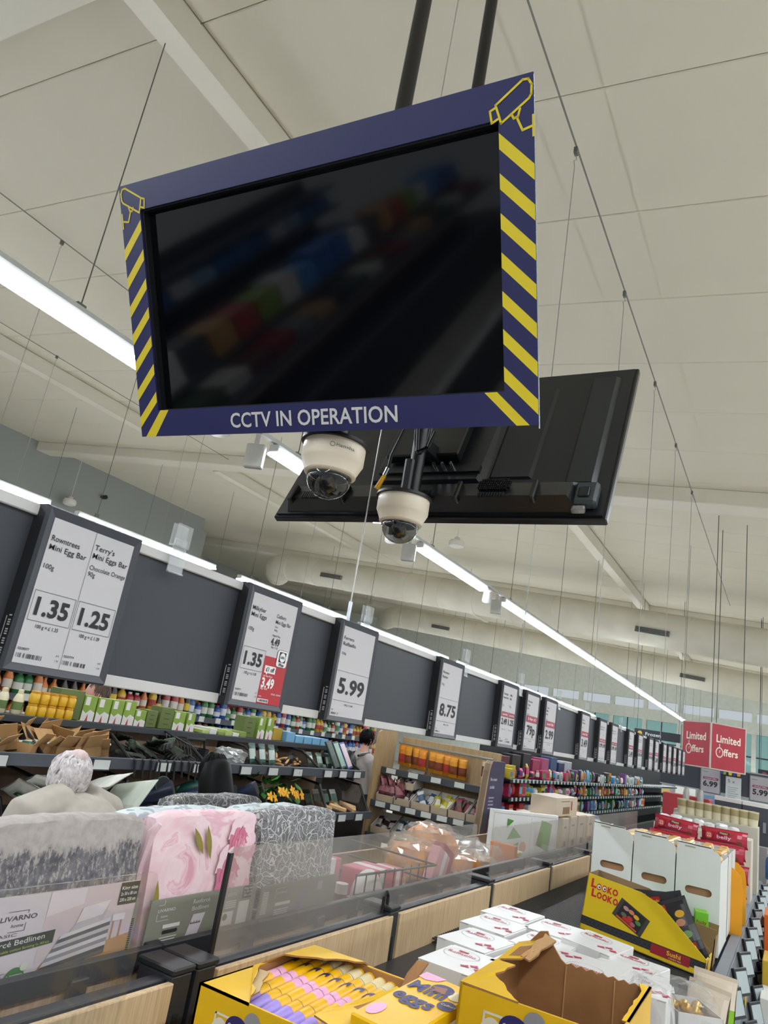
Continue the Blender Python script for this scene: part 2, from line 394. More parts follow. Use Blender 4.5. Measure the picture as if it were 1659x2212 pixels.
for k, (x, a, b) in enumerate(((-7.8, -9, 5.2), (-7.8, 5.6, 8.2), (-7.8, 8.8, 12.2), (-7.8, 12.7, 17.3), (-7.8, 17.8, 34), (-12.2, -9, 34), (1.0, -9, 34), (5.4, -9, 34))):
    strip(x, a, b, 1.815 if x == -7.8 else 1.4 if x > 5 else 1.8, ['LED strip above the left end of the price rail', 'LED strip showing right of the first price sign', 'LED strip showing above the dark rail between the second and third signs', 'LED strip showing above the rail right of the third sign', 'LED strip at the far end above the price rail', 'LED strip near the grey side wall', 'LED strip above the right-hand aisle outside the picture', 'LED strip above the far right aisle outside the picture'][k])
def spot(y, label, az=0, tilt=35):
    t = thing('track_spotlight', label, 'spotlight', (X1, y, ZS+.07), 0, 'white track spotlights')
    MB().cbox(-.02, .02, -.07, .07, -.03, .0, .004).build('adapter', WHM, t)
    MB().tube([(0, 0, -.03), (0, 0, -.07)], .012, 8).build('stem', WHM, t)
    T = Matrix.Translation((0, 0, -.10)) @ Matrix.Rotation(az, 4, 'Z') @ Matrix.Rotation(R(tilt), 4, 'X')
    MB().lathe([(.035, .09), (.05, .08), (.062, -.06), (.062, -.075), (.055, -.075)], 18, T=T).build('head', M('#dcdcd8', .4), t, smooth=True)
    MB().lathe([(.052, -.072), (.052, -.069)], 18, T=T).build('lens', EM('#fff6e6', 9), t)
spot(3.32, 'white track spotlight just below the bottom left of the monitor frame', R(30), 40)
spot(5.85, 'white track spotlight under the smaller dome camera', R(25), 40)
spot(8.5, 'white track spotlight between the two LED strips on the right', R(25), 40)
for k, y in enumerate((3.72, 6.25, 8.85)):
    t = thing('track_speaker', ('white box on the track left of the large dome camera', 'white box on the track right of the small dome camera', 'white box on the track where the long strip begins')[k], 'box', (X1, y, ZS+.07), R(20), 'white boxes on the light track')
    MB().cbox(-.07, .07, -.03, .03, -.26, -.08, .008).build('housing', WHM, t)
    MB().cbox(-.02, .02, -.02, .02, -.09, .0, .003).build('bracket', WHM, t)
# ------------------------------------------------------------------ tension cables and their drop wires
WIRE = M('#7d7d78', .5, .3)
def cable(x, z, y0, y1, drops, zb, label):
    t = thing('ceiling_cable', label, 'cable', (x, y0, z), 0, 'tension cables under the ceiling')
    MB().tube([(0, 0, .03), (0, y1-y0, -.03)], .006, 6).build('cable', WIRE, t)
    for y in drops:
        c = MB().cbox(-.012, .012, -.02, .02, -.035, .012, .003).build('clamp', M('#6b6b68', .4, .6), t, (0, y-y0, 0))
        MB().tube([(0, 0, -.03), (.008, 0, -.08), (-.008, 0, -.08), (0, 0, -.13), (0, 0, zb-z)], [.003, .003, .003, .003, .0026], 5).build('drop_wire', M('#9b9b96', .5, .3), c)
cable(-1.2, 3.60, 1.8, 16.75, (3.55, 5.12, 6.67, 8.19, 9.78), .30, 'tension cable running down the right side of the ceiling')
cable(-6.8, 4.30, 1.8, 10.2, (3.78, 6.4, 9.2), .4, 'tension cable passing behind the left side of the monitor frame')
cable(-10.0, 4.58, 1.8, 10.2, (3.2, 6.06, 9), .4, 'tension cable near the left wall under the ceiling')
t = thing('drop_wire', 'single pale steel wire hanging between the dome cameras down to the rail', 'wire', (-1.2, 1.885, .31), 0)
MB().tube([(0, 0, 0), (0, 0, zc(-1.2)-.31)], .0022, 6).build('wire', M('#b9b8b2', .35, .6), t)
MB().tube([(0, 0, -.03), (0, 0, .03)], .006, 8).build('ferrule', CHROME, t)

# ================================================================== MONITORS AND DOME CAMERAS
SC = 2.3/2.0
TC = Vector((-.943*SC, 1.057*SC, .870*SC)); HW, HH = .531*SC, .310*SC; SW, SH = .465*SC, .2445*SC
tv = thing('monitor', 'large monitor in a navy frame with yellow hazard stripes facing the camera', 'monitor', TC)
tv.rotation_euler = (Matrix.Rotation(R(27.2), 3, 'X') @ Matrix.Rotation(R(1.56), 3, 'Y')).to_euler()
# frame: four navy boards (local x right, z up, -y towards the viewer)
fr = MB(); th = .006
for x0, x1, z0, z1 in ((-HW, HW, SH, HH), (-HW, HW, -HH, -SH), (-HW, -SW, -SH, SH), (SW, HW, -SH, SH)): fr.box(x0, x1, -th, 0, z0, z1)
frame = fr.build('frame', NAVY, tv)
MB().box(-HW+.004, HW-.004, 0, .016, HH-.012, HH-.004).box(HW-.012, HW-.004, 0, .016, -HH+.004, HH-.004).box(-HW+.004, -HW+.012, 0, .016, -HH+.004, HH-.004).build('frame_return', M('#101116', .5), tv)
MB().cbox(HW-.0005, HW+.0015, -th+.001, -.001, -HH-.008, HH-.004, .0005).build('edge_trim', M('#aeb4b6', .25, .8), tv)
m_scr, t_, b_ = nt('monitor_glass'); t_.links.new(ramp(t_, noise(t_, coords(t_), 2, 2), [(.3, '#05060a'), (.7, '#07080d')]), b_.inputs['Base Color']); b_.inputs['Roughness'].default_value = .06; b_.inputs['Specular IOR Level'].default_value = .36
MB().box(-SW-.01, SW+.01, .022, .03, -SH-.01, SH+.01).build('screen', m_scr, tv)
MB().box(-SW-.01, SW+.01, .0, .021, SH-.004, SH+.004).box(-SW-.01, SW+.01, .0, .021, -SH-.004, -SH+.003).box(-SW-.004, -SW+.008, 0, .021, -SH, SH).box(SW-.003, SW+.004, 0, .021, -SH, SH).build('screen_bezel', BLKP, tv)
MB().cbox(-HW+.05, HW-.05, .03, .075, -HH+.03, HH-.03, .01).build('casing', M('#101114', .45), tv)
f = Face((0, -th, 0), (1, 0, 0), (0, 0, 1))
def stripe(pts):
    g = Face((0, -th, 0), (1, 0, 0), (0, 0, 1)); g.poly([(p*SC, q*SC) for p, q in pts], TVY, 0, 'hazard_stripe'); g.done(tv)
for k in range(7):
    a = .222-.0698*k
    stripe(((.465, a-.028), (.531, a-.094), (.531, a-.066), (.465, a)))
    stripe(((-.465, a), (-.531, a-.064), (-.531, a-.090), (-.465, a-.026)))
stripe(((.488, -.31), (.514, -.31), (.450, -.2445), (.424, -.2445))); stripe(((-.515, -.31), (-.480, -.31), (-.427, -.2445), (-.456, -.2445)))
f.text('CCTV IN OPERATION', -.225*SC, -.294*SC, .0335*SC, M('#d6d3d0', .5), w=.455*SC, bold=.016)
def icon(pts, cx, cz, sx):
    return [(sx*p*SC+cx*SC, q*SC+cz*SC) for p, q in pts]
f.done(tv)
for cx, cz, sx, nm in ((.490, .268, 1, 0), (-.487, .273, -1, 1)):
    lw = .0042*SC; f = Face((0, -th, 0), (1, 0, 0), (0, 0, 1))
    body = [(-.030, .002), (.022, .033), (.032, .032), (.038, .022), (.037, .006), (.033, .000), (-.020, -.031)]
    if nm: body = [(p, q-.004) for p, q in body]
    f.line(icon(body, cx, cz, sx), lw, TVY, 1, True)
    f.line(icon([(-.032, -.003), (-.041, -.006), (-.038, -.027), (-.025, -.022)], cx, cz, sx), lw, TVY, 1)
    f.line(icon([(.000, -.020), (.004, -.028), (.012, -.026), (.016, -.014)], cx, cz, sx), lw, TVY, 1)
    f.line(icon([(.010, -.028), (.020, -.051), (.040, -.047)], cx, cz, sx), lw, TVY, 1)
    f.line(icon([(.040, -.030), (.040, -.064)], cx, cz, sx), lw, TVY, 1)
    f.mb = {('camera_icon', k_[1]): v_ for k_, v_ in f.mb.items()}; f.done(tv)
# second monitor, seen from behind
W2 = .53*SC; t2 = R(24.8); H2 = .632*SC
tb = thing('monitor', 'black monitor seen from behind, hung back to back with the framed one', 'monitor', (-.943*SC, 1.765*SC, .573*SC), rot=(-t2, 0, 0))
D2 = M('#15171a', .33, var=.1); D3 = M('#0c0d0f', .3)
MB().cbox(-W2, W2, -.005, .022, 0, H2, .004).build('panel', D3, tb)
MB().box(-W2+.012, W2-.012, -.012, -.005, .012, H2-.012).build('back_cover', D2, tb)
def wedge(mb, x0, x1, z0, z1, d0, d1, b=.02):
    v = [(x0, -.012, z0), (x1, -.012, z0), (x1, -.012, z1), (x0, -.012, z1), (x0+b, d0, z0+b*.5), (x1-b, d0, z0+b*.5), (x1-b, d1, z1-b), (x0+b, d1, z1-b)]
    return mb.add(v, [(4, 5, 6, 7), (0, 1, 5, 4), (1, 2, 6, 5), (2, 3, 7, 6), (3, 0, 4, 7)])
wedge(MB(), -W2+.06, W2-.08, .02, .145, -.075, -.05, .03).build('lower_housing', D2, tb)
wedge(MB(), -.24, .20, .13, H2-.14, -.045, -.03, .025).build('centre_housing', D2, tb)
wedge(MB(), W2-.15, W2-.05, .13, H2-.06, -.03, -.03, .012).build('rib', M('#1d2124', .25), tb)
wedge(MB(), .20, W2-.26, .17, H2-.09, -.02, -.02, .01).build('raised_panel', D2, tb)
g = MB()                                       # speaker grille: dots in a rounded field
for i in range(15):
    for j in range(6):
        u, v = (i-7)/7.6, (j-2.5)/3.0
        if abs(u)**4+abs(v)**4 < 1: g.box(.21+i*.0072, .2145+i*.0072, -.078, -.066, .062+j*.008, .0665+j*.008)
g.build('speaker_grille', M('#020203', .6), tb)
g = MB()
for i in range(10): g.box(.22+i*.009, .225+i*.009, -.079, -.07, .03, .045)
for i in range(18): g.box(-.46+i*.009, -.455+i*.009, -.079, -.07, .03, .06)
for i in range(9): g.box(-.02+i*.009, -.015+i*.009, -.079, -.07, .04, .06)
g.build('vent_slots', M('#020203', .6), tb)
for x in (.15, .40, -.28, -.50): MB().cbox(x-.008, x+.008, -.09, -.06, .01, .09, .004).build('fin', D3, tb)
MB().cbox(W2-.10, W2-.03, -.05, -.012, .03, .12, .008).build('corner_block', M('#2c3538', .3), tb)
MB().cbox(W2-.085, W2-.05, -.056, -.05, .05, .09, .004).build('socket_recess', BLKP, tb)
MB().cbox(W2-.10, W2-.06, -.04, -.02, .008, .028, .003).build('status_lamp', CLEAR('lamp_plastic', '#e8e8d8', .3, .5), tb)
MB().box(-.20, .18, -.055, -.04, .17, .20).build('connector_panel', BLKP, tb)
for k in range(3): MB().tube([(.02+.032*k, -.05, .185), (.02+.032*k, -.085, .182)], .0055, 8).build('connector', CHROME, tb)
MB().cbox(-.18, .10, -.09, -.05, .22, .55, .005).build('mount_plate', M('#0d0e10', .35), tb)
# mast: two black poles from the ceiling with cross arms
BP = M('#0b0b0d', .45)
PX, PY1, PY2 = -.943*SC, 1.30*SC, 1.70*SC
ms = thing('monitor_mast', 'pair of black ceiling poles carrying the back to back monitors', 'bracket', (PX, 0, .66))
for nm, y, r in (('pole', PY1, .026), ('pole', PY2, .024)):
    MB().tube([(0, y, .02), (0, y, zc(PX)-.66)], r, 16).build(nm, BP, ms, smooth=True)
    MB().lathe([(.07, 0), (.07, .012), (.03, .03)], 16, (0, y, zc(PX)-.66-.03)).build('ceiling_flange', BP, ms)
MB().cbox(-.02, .02, PY1, PY2, .42, .46, .004).build('cross_arm', BP, ms)
MB().cbox(-.02, .02, PY1-.05, PY1, .30, .36, .004).build('tilt_bracket', BP, ms)
MB().cbox(-.02, .02, PY2, PY2+.16, .22, .27, .004).build('tilt_bracket', BP, ms)
# dome cameras
CREAM = M('#e6d8c2', .38, var=.02)
def dome(y, z, label, r, brand):
    t = thing('dome_camera', label, 'camera', (PX, y, z), R(15), 'dome cameras under the monitors')
    s = r/.083
    MB().lathe([(.02*s, .100*s), (.091*s, .097*s), (.093*s, .088*s), (.083*s, .086*s)], 32).build('mounting_plate', BLKP, t, smooth=True)
    MB().lathe([(.082*s, .092*s), (.085*s, .088*s), (.085*s, .042*s), (.082*s, .037*s), (.070*s, .010*s), (.069*s, .003*s), (.063*s, .0)], 40).build('housing', CREAM, t, smooth=True)
    MB().lathe([(.0695*s, .009*s), (.071*s, .006*s), (.0695*s, .003*s)], 40).build('seam_ring', M('#cbbda6', .4), t, smooth=True)
    prof = [(.061*s, .002*s)] + [(.061*s*math.cos(R(k)), -.004*s-.058*s*math.sin(R(k))) for k in range(0, 90, 9)] + [(.001, -.062*s)]
    MB().lathe(prof, 32).build('dome', CLEAR('dome_plastic', '#b9b9b6', .0, .35, '#222222', .04), t, smooth=True)
    MB().lathe([(.02*s, .0), (.05*s, -.004*s), (.053*s, .004*s)], 20).build('inner_base', BLKP, t)
    T = Matrix.Translation((.004*s, -.012*s, -.022*s)) @ Matrix.Rotation(R(55), 4, 'X')
    MB().lathe([(.014*s, -.02*s), (.022*s, -.016*s), (.022*s, .02*s), (.018*s, .026*s), (.013*s, .026*s)], 16, T=T).build('lens_barrel', M('#222326', .3), t, smooth=True)
    MB().lathe([(.013*s, .026*s), (.001, .029*s)], 16, T=T).build('lens_glass', M('#3a2a5a', .05), t, smooth=True)
    MB().box(.0, .022*s, -.03*s, -.018*s, -.036*s, -.026*s).build('gold_flex', M('#b98a3a', .35, .6), t)
    MB().box(-.03*s, -.006*s, -.018*s, -.012*s, -.04*s, -.01*s).build('board', M('#2e3030', .4), t)
    if brand:
        a0 = R(-72-15+20)
        for k, ch in enumerate('Hanwha'):
            a = a0 + k*.105; n = Vector((math.cos(a), math.sin(a), 0)); u = Vector((-math.sin(a), math.cos(a), 0))
            fc = Face(n*(.0852*s) + Vector((0, 0, .058*s)), u, (0, 0, 1)); fc.text(ch, 0, 0, .009*s, M('#55514a', .5), w=.007*s)
            if k == 0: fc.line([(-.011*s+.006*s*math.cos(R(q)), .004*s+.006*s*math.sin(R(q))) for q in range(0, 361, 30)], .0012, M('#55514a', .5))
            fc.done(t)
    return t
dome(1.268*SC*1.02, .505*SC+.02, 'larger cream dome camera under the framed monitor', .083, True)
d2 = dome(1.66*SC, .505*SC+.02, 'smaller looking cream dome camera below the black monitor back', .081, False)
MB().tube([(-.0, .0, .095), (0, 0, .22)], .018, 12).build('stem', BP, d2)
# coaxial cables
ca = thing('camera_cable', 'looped black coaxial cables with a yellow plug above the smaller dome camera', 'cable', (PX-.02, PY2-.05, .815))
BC = M('#0e0e10', .4)
MB().tube([(-.045, -.02, -.05), (-.035, -.03, .01), (-.01, -.03, .08), (.02, -.03, .17), (.015, -.02, .30)], .0055, 8).build('lead', BC, ca, smooth=True)
lp = [(.07+.045*math.cos(R(a))*.6, -.035, .10+.09*math.sin(R(a))) for a in range(-180, 190, 20)]
MB().tube(lp, .0045, 8).build('loop', BC, ca, smooth=True)
MB().tube([(.03, -.03, .2), (.05, -.035, .10), (.06, -.035, .02), (.10, -.04, .03), (.12, -.045, .08)], .006, 8).build('lead', BC, ca, smooth=True)
MB().tube([(-.075, -.02, -.10), (-.052, -.022, -.055)], [.009, .007], 10).build('yellow_plug', M('#e0a51c', .45), ca, smooth=True)
MB().tube([(-.052, -.022, -.055), (-.042, -.024, -.03)], .008, 10).build('chrome_plug', CHROME, ca, smooth=True)
MB().lathe([(.022, -.004), (.022, .004)], 12, (.015, -.02, .17)).build('cable_tie', BC, ca)
# ================================================================== OVERHEAD PRICE RAIL
RX = -1.25
pr = thing('price_rail', 'long dark grey overhead price rail with white edge profiles', 'rail', (RX, -1.0, -.018), R(90))
LEN = 11.6
MB().box(0, LEN, .004, .03, .015, .285).build('core', M('#34363a', .6), pr)
MB().cbox(0, LEN, -.012, .036, .282, .303, .002).build('top_profile', M('#c3c0bc', .4), pr)
MB().cbox(0, LEN, -.012, .036, -.004, .02, .002).build('bottom_profile', M('#c3c0bc', .4), pr)
cuts = [-1.0, .0, .92, 1.53, 1.99, 2.75, 3.48, 3.86, 4.21, 5.04, 5.58, 6.0, 6.69, 7.14, 7.73, 8.09, 8.64, 9.02, 9.43, 9.87, 10.26, 10.6]
for a, b in zip(cuts, cuts[1:]): MB().cbox(a+1+.0005, b+1-.0005, -.003, .006, .02, .282, .001).build('panel', DGREY, pr)
def psign(y, label, draw, w=.235):
    t = thing('price_sign', label, 'sign', (RX+.036, y, -.022), R(90), 'framed price signs on the overhead rail')
    H = .309
    MB().box(0, w, .002, .034, 0, H).build('body', M('#1d1f22', .55), t)
    o = [(0, 0), (w, 0), (w, H), (0, H)]; i = [(.019, .017), (w-.019, .017), (w-.019, H-.021), (.019, H-.021)]
    fr = MB(); vs = [(x, .002, z) for x, z in o] + [(x, -.006, z) for x, z in [(.004, .004), (w-.004, .004), (w-.004, H-.004), (.004, H-.004)]] + [(x, -.002, z) for x, z in i]
    fr.add(vs, [(a+b*4, (a+1) % 4+b*4, (a+1) % 4+4+b*4, a+4+b*4) for b in (0, 1) for a in range(4)]); fr.build('frame', M('#393b41', .45), t)
    MB().box(.019, w-.019, -.003, 0, .017, H-.021).build('sheet', PAPER, t)
    f = Face((.019, -.003, .017), (1, 0, 0), (0, 0, 1)); draw(f, w-.038, H-.038); f.done(t)
    s = Face((0, .03, .02), (0, -1, 0), (0, 0, 1)); s.bars(.006, .012, 0, .075, M('#b5b5b5', .6), 2)
    for q in range(18):
        if q % 4: s.rect(.016, .024, .004+q*.0042, .0065+q*.0042, M('#b5b5b5', .6), 0, 'barcode')
    s.done(t)
    return t
LN = .0007
def half(f, x0, x1, H, name, wt, price, per, code, box=True, top=.93):
    w = x1-x0; y = H*top
    for k, s in enumerate(name): f.text(s, x0+.05*w, y-.024-k*.017, .0105, BLK, w=min(.9, .072*len(s))*w, bold=.005)
    for k, s in enumerate(wt): f.text(s, x0+.05*w, y-.024-len(name)*.017-.006-k*.013, .009, BLK, w=min(.92, .058*len(s))*w, bold=0)
    if box: f.line([(x0+.04*w, .078), (x1-.04*w, .078), (x1-.04*w, .133), (x0+.04*w, .133)], LN, BLK, 1, True)
    if price: f.text(price, (x0+x1)/2, .090, .031, BLK, w=w*.74, bold=.035, al='c')
    if per: f.text(per, (x0+x1)/2, .066, .0065, BLK, w=w*.5, bold=.01, al='c')
    if code: f.text(code, x0+.03*w, .024, .004, BLK, w=w*.24, bold=.01); f.bars(x0+.03*w, x0+.58*w, .010, .018, BLK, 34)
    f.text('# A', x1-.1*w, .022, .004, BLK, w=w*.07, al='c'); f.text('1 M', x1-.1*w, .012, .004, BLK, w=w*.07, al='c')
def s1(f, W, H):
    half(f, 0, W/2, H, ['Rowntrees', 'Mini Egg Bar'], ['', '100g'], '1.35', '100 g = £ 1.35', '0228077')
    half(f, W/2, W, H, ['Terry\'s', 'Mini Eggs Bar'], ['Chocolate Orange', '90g'], '1.25', '100 g = £ 1.39', '5223774', top=.985-.02)
    f.line([(W/2, 0), (W/2, H)], LN, BLK)
def s2(f, W, H):
    half(f, 0, W/2, H, ['Milkybar', 'Mini Eggs'], ['', '100g'], '1.35', '100 g = £ 1.35', '0228371')
    x = W/2+.012
    f.text('Cadbury', x, H-.045, .0095, BLK, w=.042, bold=.005); f.text('Mini Eggs Bar', x, H-.061, .0095, BLK, w=.070, bold=.005); f.text('Giant', x, H-.072, .005, BLK, w=.014); f.text('360g', x, H-.081, .005, BLK, w=.014)
    f.text('Regular Price', W*.64, .176, .005, BLK, w=.034, al='c', bold=.01); f.text('4.49', W*.64, .153, .018, BLK, w=.038, bold=.03, al='c'); f.text('100g = £1.25', W*.64, .145, .0045, BLK, w=.03, al='c', bold=.01)
    f.rect(W/2-.002, W, 0, .122, RED, 0)
    f.rrect(W-.052, W-.004, .100, .146, .009, BLK, 1); f.rrect(W-.051, W-.005, .101, .145, .008, WHT, 2)
    f.rect(W-.043, W-.013, .1135, .141, BLK, 3); f.oval(W-.028, .127, .0125, .0125, WHT, 4); f.text('LIDL', W-.028, .1245, .0055, BLK, w=.019, bold=.04, l=5, al='c'); f.text('Plus', W-.028, .1035, .0075, BLK, w=.021, bold=.03, l=5, al='c')
    f.rect(W/2+.005, W/2+.052, .079, .098, WHT, 1); f.poly([(W/2+.012, .079), (W/2+.016, .074), (W/2+.02, .079)], WHT, 1); f.text('£1 off', W/2+.029, .0835, .0105, BLK, w=.036, bold=.03, l=2, al='c')
    f.text('Lidl Plus Price', W/2+.004, .069, .0045, WHT, w=.04, bold=.01); f.text('3.49', W/2+.003, .042, .0235, WHT, w=.054, bold=.04); f.text('100g = £0.97', W/2+.003, .036, .0045, WHT, w=.03, bold=.01)
    f.text('27.03.25 - 02.04.25', W-.046, .026, .0038, WHT, w=.043, bold=.01); f.text('0113', W/2+.003, .0165, .0038, WHT, w=.01, bold=.01); f.rect(W/2, W/2+.046, .0035, .0125, WHT, 1); f.bars(W/2+.003, W/2+.044, .005, .011, BLK, 30, 2)
def single(names, wt, price, per, red=None, pw=.8):
    def d(f, W, H):
        for k, s in enumerate(names): f.text(s, .007, H-.04-k*.018, .0105, BLK, w=min(.12, .0085*len(s)), bold=.005)
        for k, s in enumerate(wt): f.text(s, .007, H-.05-len(names)*.018-k*.011, .007, BLK, w=min(.1, .0065*len(s)))
        top = .135
        f.line([(0, .047), (W, .047)], LN, BLK)
        if red: f.rect(.006, W-.002, top-.004, top+.030, M('#9c2f42', .5), 1); f.text(red, W/2, top+.008, .012, WHT, w=W*.7, bold=.02, l=2, al='c')
        else: f.line([(0, top), (W, top)], LN, BLK)
        f.text(price, W/2, .070, .044, BLK, w=W*pw, bold=.03, al='c'); f.text(per, W/2, .034, .0055, BLK, w=.05, al='c', bold=.01); f.bars(.004, .045, .005, .011, BLK, 26); f.text('0371', .004, .016, .004, BLK, w=.01, bold=.01)
    return d
def dbl(p1, p2, red=True):
    def d(f, W, H):
        half(f, 0, W/2, H, ['Chocolate', 'Assortment'], ['', '75g'], None, None, '0226', False); half(f, W/2, W, H, ['Mini', 'Mix'], ['', '150g'], None, None, '0331', False)
        f.line([(W/2, 0), (W/2, H)], LN, M('#8a8788', .6))
        for x, p in ((W*.25, p1), (W*.75, p2)):
            f.rect(x-W*.23, x+W*.23, .126, .150, M('#9c2f42', .5), 1); f.text('Limited Offer', x, .134, .008, WHT, w=W*.36, bold=.02, l=2, al='c')
            f.text(p, x, .092, .026, BLK, w=W*.40, bold=.035, al='c'); f.text('100 g = £ 1.66', x, .066, .005, BLK, w=W*.24, al='c')
    return d
ys_ = [(.81, 'price sign reading 1.35 and 1.25 at the left end of the rail', s1), (1.42, 'price sign with a red corner reading 3.49 beside 1.35', s2), (1.875, 'price sign reading 5.99 for a praline box, third on the rail', single(['Ferrero', 'Raffaello'], ['230g'], '5.99', '100 g = £ 2.60')),
       (2.64, 'price sign reading 8.75 on the overhead rail', single(['Ferrero', 'Rocher'], ['375g'], '8.75', '100 g = £ 2.33')), (3.37, 'price sign with two red bands reading 2.49 and 1.25', dbl('2.49', '1.25')),
       (3.75, 'price sign with a red band reading 79p', single(['Chocolate', 'Fudge', 'Bar'], ['Various', '35g'], '79p', '100 g = £ 2.26', '2 for £1', .72)), (4.10, 'price sign with a red band reading 2.99', single(['Choco', 'Mini', 'Mix'], ['300g'], '2.99', '100 g = £ 1.00', 'Limited Offer'))]
for y, lab, d in ys_: psign(y, lab, d)
far_y = [4.93, 5.47, 5.89, 6.58, 7.03, 7.62, 7.98, 8.53, 8.91, 9.32, 9.76, 10.15]
for k, y in enumerate(far_y):
    psign(y, 'small far price sign, %s after the 2.99 sign on the rail' % ORD[k], dbl('1.99', '1.49') if k % 3 else single(['Biscuit', 'Selection'], ['300g'], '3.49', '100 g = £ 1.16', 'Limited Offer'))
PLAST = CLEAR('clear_plastic', '#f6f8f8', .15, .35, '#ffffff', .1)
for k, y in enumerate((1.165, 2.045, 2.92, 3.68, 4.42, 5.13, 6.3)):
    t = thing('sign_clip', 'empty clear plastic clip on the rail, %s from the left' % ORD[k], 'clip', (RX+.016, y, .286), R(90), 'clear plastic clips on the rail')
    t.scale = (.72, .8, .68)
    MB().cbox(-.033, .033, -.014, -.010, -.06, -.005, .001).cbox(-.033, .033, -.02, -.010, -.064, -.058, .001).build('hook', PLAST, t)
    MB().cbox(-.028, .028, -.012, -.008, -.01, .055, .001).cbox(-.028, .028, -.012, .02, .0, .004, .001).build('neck', PLAST, t)
    MB().cbox(-.033, .033, -.018, -.013, .03, .105, .001).cbox(-.033, .033, .0, .005, .03, .105, .001).cbox(-.033, .033, -.018, .005, .026, .031, .001).cbox(-.001, .001, -.019, -.0175, .03, .105, .0004).build('jaw', PLAST, t)

# ================================================================== CENTRAL DISPLAY, NEAR SIDE
ACR = CLEAR('acrylic_grey', '#f2f0ee', .17, .12, '#c6c1bb'); ACRC = CLEAR('acrylic_clear', '#fafaf9', .03, .12, '#d0ccc8')
nd = thing('display_table', 'black framed display table with oak back panels and clear screens', 'display table', (RX, 0, FLOOR))
def nz(z): return z-FLOOR
def nbox(nm, m, x0, x1, y0, y1, z0, z1, c=.003): return MB().cbox(x0-RX, x1-RX, y0, y1, nz(z0), nz(z1), c).build(nm, m, nd)
def acr(x, y0, y1, z0, z1, lean, m, par, loc0, edge=True):
    """screen with a rounded upper near corner; lean = offset of the top in x"""
    r = .018; pts = [(y1, z0), (y1, z1-r)] + [(y1-r+r*math.cos(R(a)), z1-r+r*math.sin(R(a))) for a in (0, 30, 60, 90)] + [(y0+r-r*math.sin(R(a)), z1-r+r*math.cos(R(a))) for a in (0, 30, 60, 90)] + [(y0, z0)]
    vs = []; n = len(pts)
    for d in (0, .006):
        for y, z in pts: vs.append((x+d+lean*(z-z0)/(z1-z0)-loc0[0], y-loc0[1], z-loc0[2]))
    mb = MB().add(vs, [list(range(n))[::-1], list(range(n, 2*n))] + [(i, (i+1) % n, n+(i+1) % n, n+i) for i in range(n)])
    return mb.build('acrylic_screen', m, par)
PO = [1.60, 2.60, 3.60, 4.60, 5.60, 6.60, 7.60, 8.60, 9.60, 10.6]
WT = -.645
for k, (a, b) in enumerate([(-.6, .50), (.50, 1.50)] + [(p, p+1.0) for p in PO[:-1]]):
    nbox('oak_panel', OAK, RX-.0, RX+.018, a+.035, b-.02, -1.05, WT, .002)
    nbox('bar', METB, RX-.042, RX-.006, a+.035, b-.02, WT-.05, WT+.005)
for y in [1.515] + PO:
    nbox('post', METB, RX-.10, RX+.012, y-.038, y+.030, FLOOR, WT+.012, .004)
    nbox('post_cap', M('#191a1c', .5), RX-.105, RX+.017, y-.042, y+.034, WT+.012, WT+.028, .004)
    nbox('post_slot', M('#050506', .8), RX+.0115, RX+.0135, y-.012, y+.008, WT-.18, WT-.07, .0005)
nbox('bolt', CHROME, RX-.05, RX-.03, 1.43, 1.475, WT-.045, WT-.025, .006)
acr(RX+.06, .30, 1.275, WT-.07, -.375, .02, ACRC, nd, (RX, 0, FLOOR))
acr(RX-.03, 1.648, 3.42, WT-.02, -.375, .0, ACR, nd, (RX, 0, FLOOR))
acr(RX-.03, 3.66, 5.62, WT-.02, -.398, .0, ACR, nd, (RX, 0, FLOOR))
acr(RX-.03, 5.70, 7.60, WT-.02, -.398, .0, ACR, nd, (RX, 0, FLOOR))
for y0, y1, z1 in ((1.641, 1.648, -.375),): nbox('screen_edge', M('#1b1c1e', .3), RX-.034, RX-.022, y0, y1+.006, WT-.06, z1-.012, .001)
MB().tube([(RX-.02-RX, 2.56, nz(WT)-.0), (RX-.02-RX, 2.56, nz(WT)+.055), (-.02, 2.575, nz(WT)+.07), (-.02, 2.59, nz(WT)+.055), (-.02, 2.59, nz(WT))], .006, 6).build('screen_bracket', BLKP, nd)
# shelves
nbox('shelf', METB, RX+.02, -.30, -.6, 2.12, -.83, -.80)
nbox('shelf', METB, RX+.02, -.56, 2.12, 3.74, -.81, -.785)
nbox('lower_shelf', METB, -.56, -.24, 2.12, 3.74, -1.03, -1.0)
SLZ = lambda x: -.765-.095*(x-RX)              # sloping wire shelf
wg = MB()
for k in range(0, 260):
    y = 2.95+k*.021
    if y > 8.4: break
    xe = -.57 if y < 3.76 else -.31
    wg.add([(RX+.02, y, SLZ(RX+.02)), (xe, y, SLZ(xe)), (xe, y+.006, SLZ(xe)), (RX+.02, y+.006, SLZ(RX+.02)), (RX+.02, y, SLZ(RX+.02)-.006), (xe, y, SLZ(xe)-.006), (xe, y+.006, SLZ(xe)-.006), (RX+.02, y+.006, SLZ(RX+.02)-.006)], [(0, 1, 2, 3), (0, 4, 5, 1), (3, 2, 6, 7), (4, 7, 6, 5)])
for x in (-1.15, -.95, -.75, -.6, -.45, -.33):
    y0 = 2.95 if x < -.57 else 3.79
    wg.box(x-.004, x+.004, y0, 8.4, SLZ(x)-.014, SLZ(x)-.006)
o = wg.build('wire_grid', M('#33353a', .3), nd, (-RX, 0, -FLOOR)); o['kind'] = 'stuff'
MB().box(0, .95, 2.95, 3.74, -.012, 0).build('shelf_tray', M('#060607', .8), nd, (.02, 0, nz(SLZ(RX+.02))-.012-.004), (0, math.atan(.095), 0))
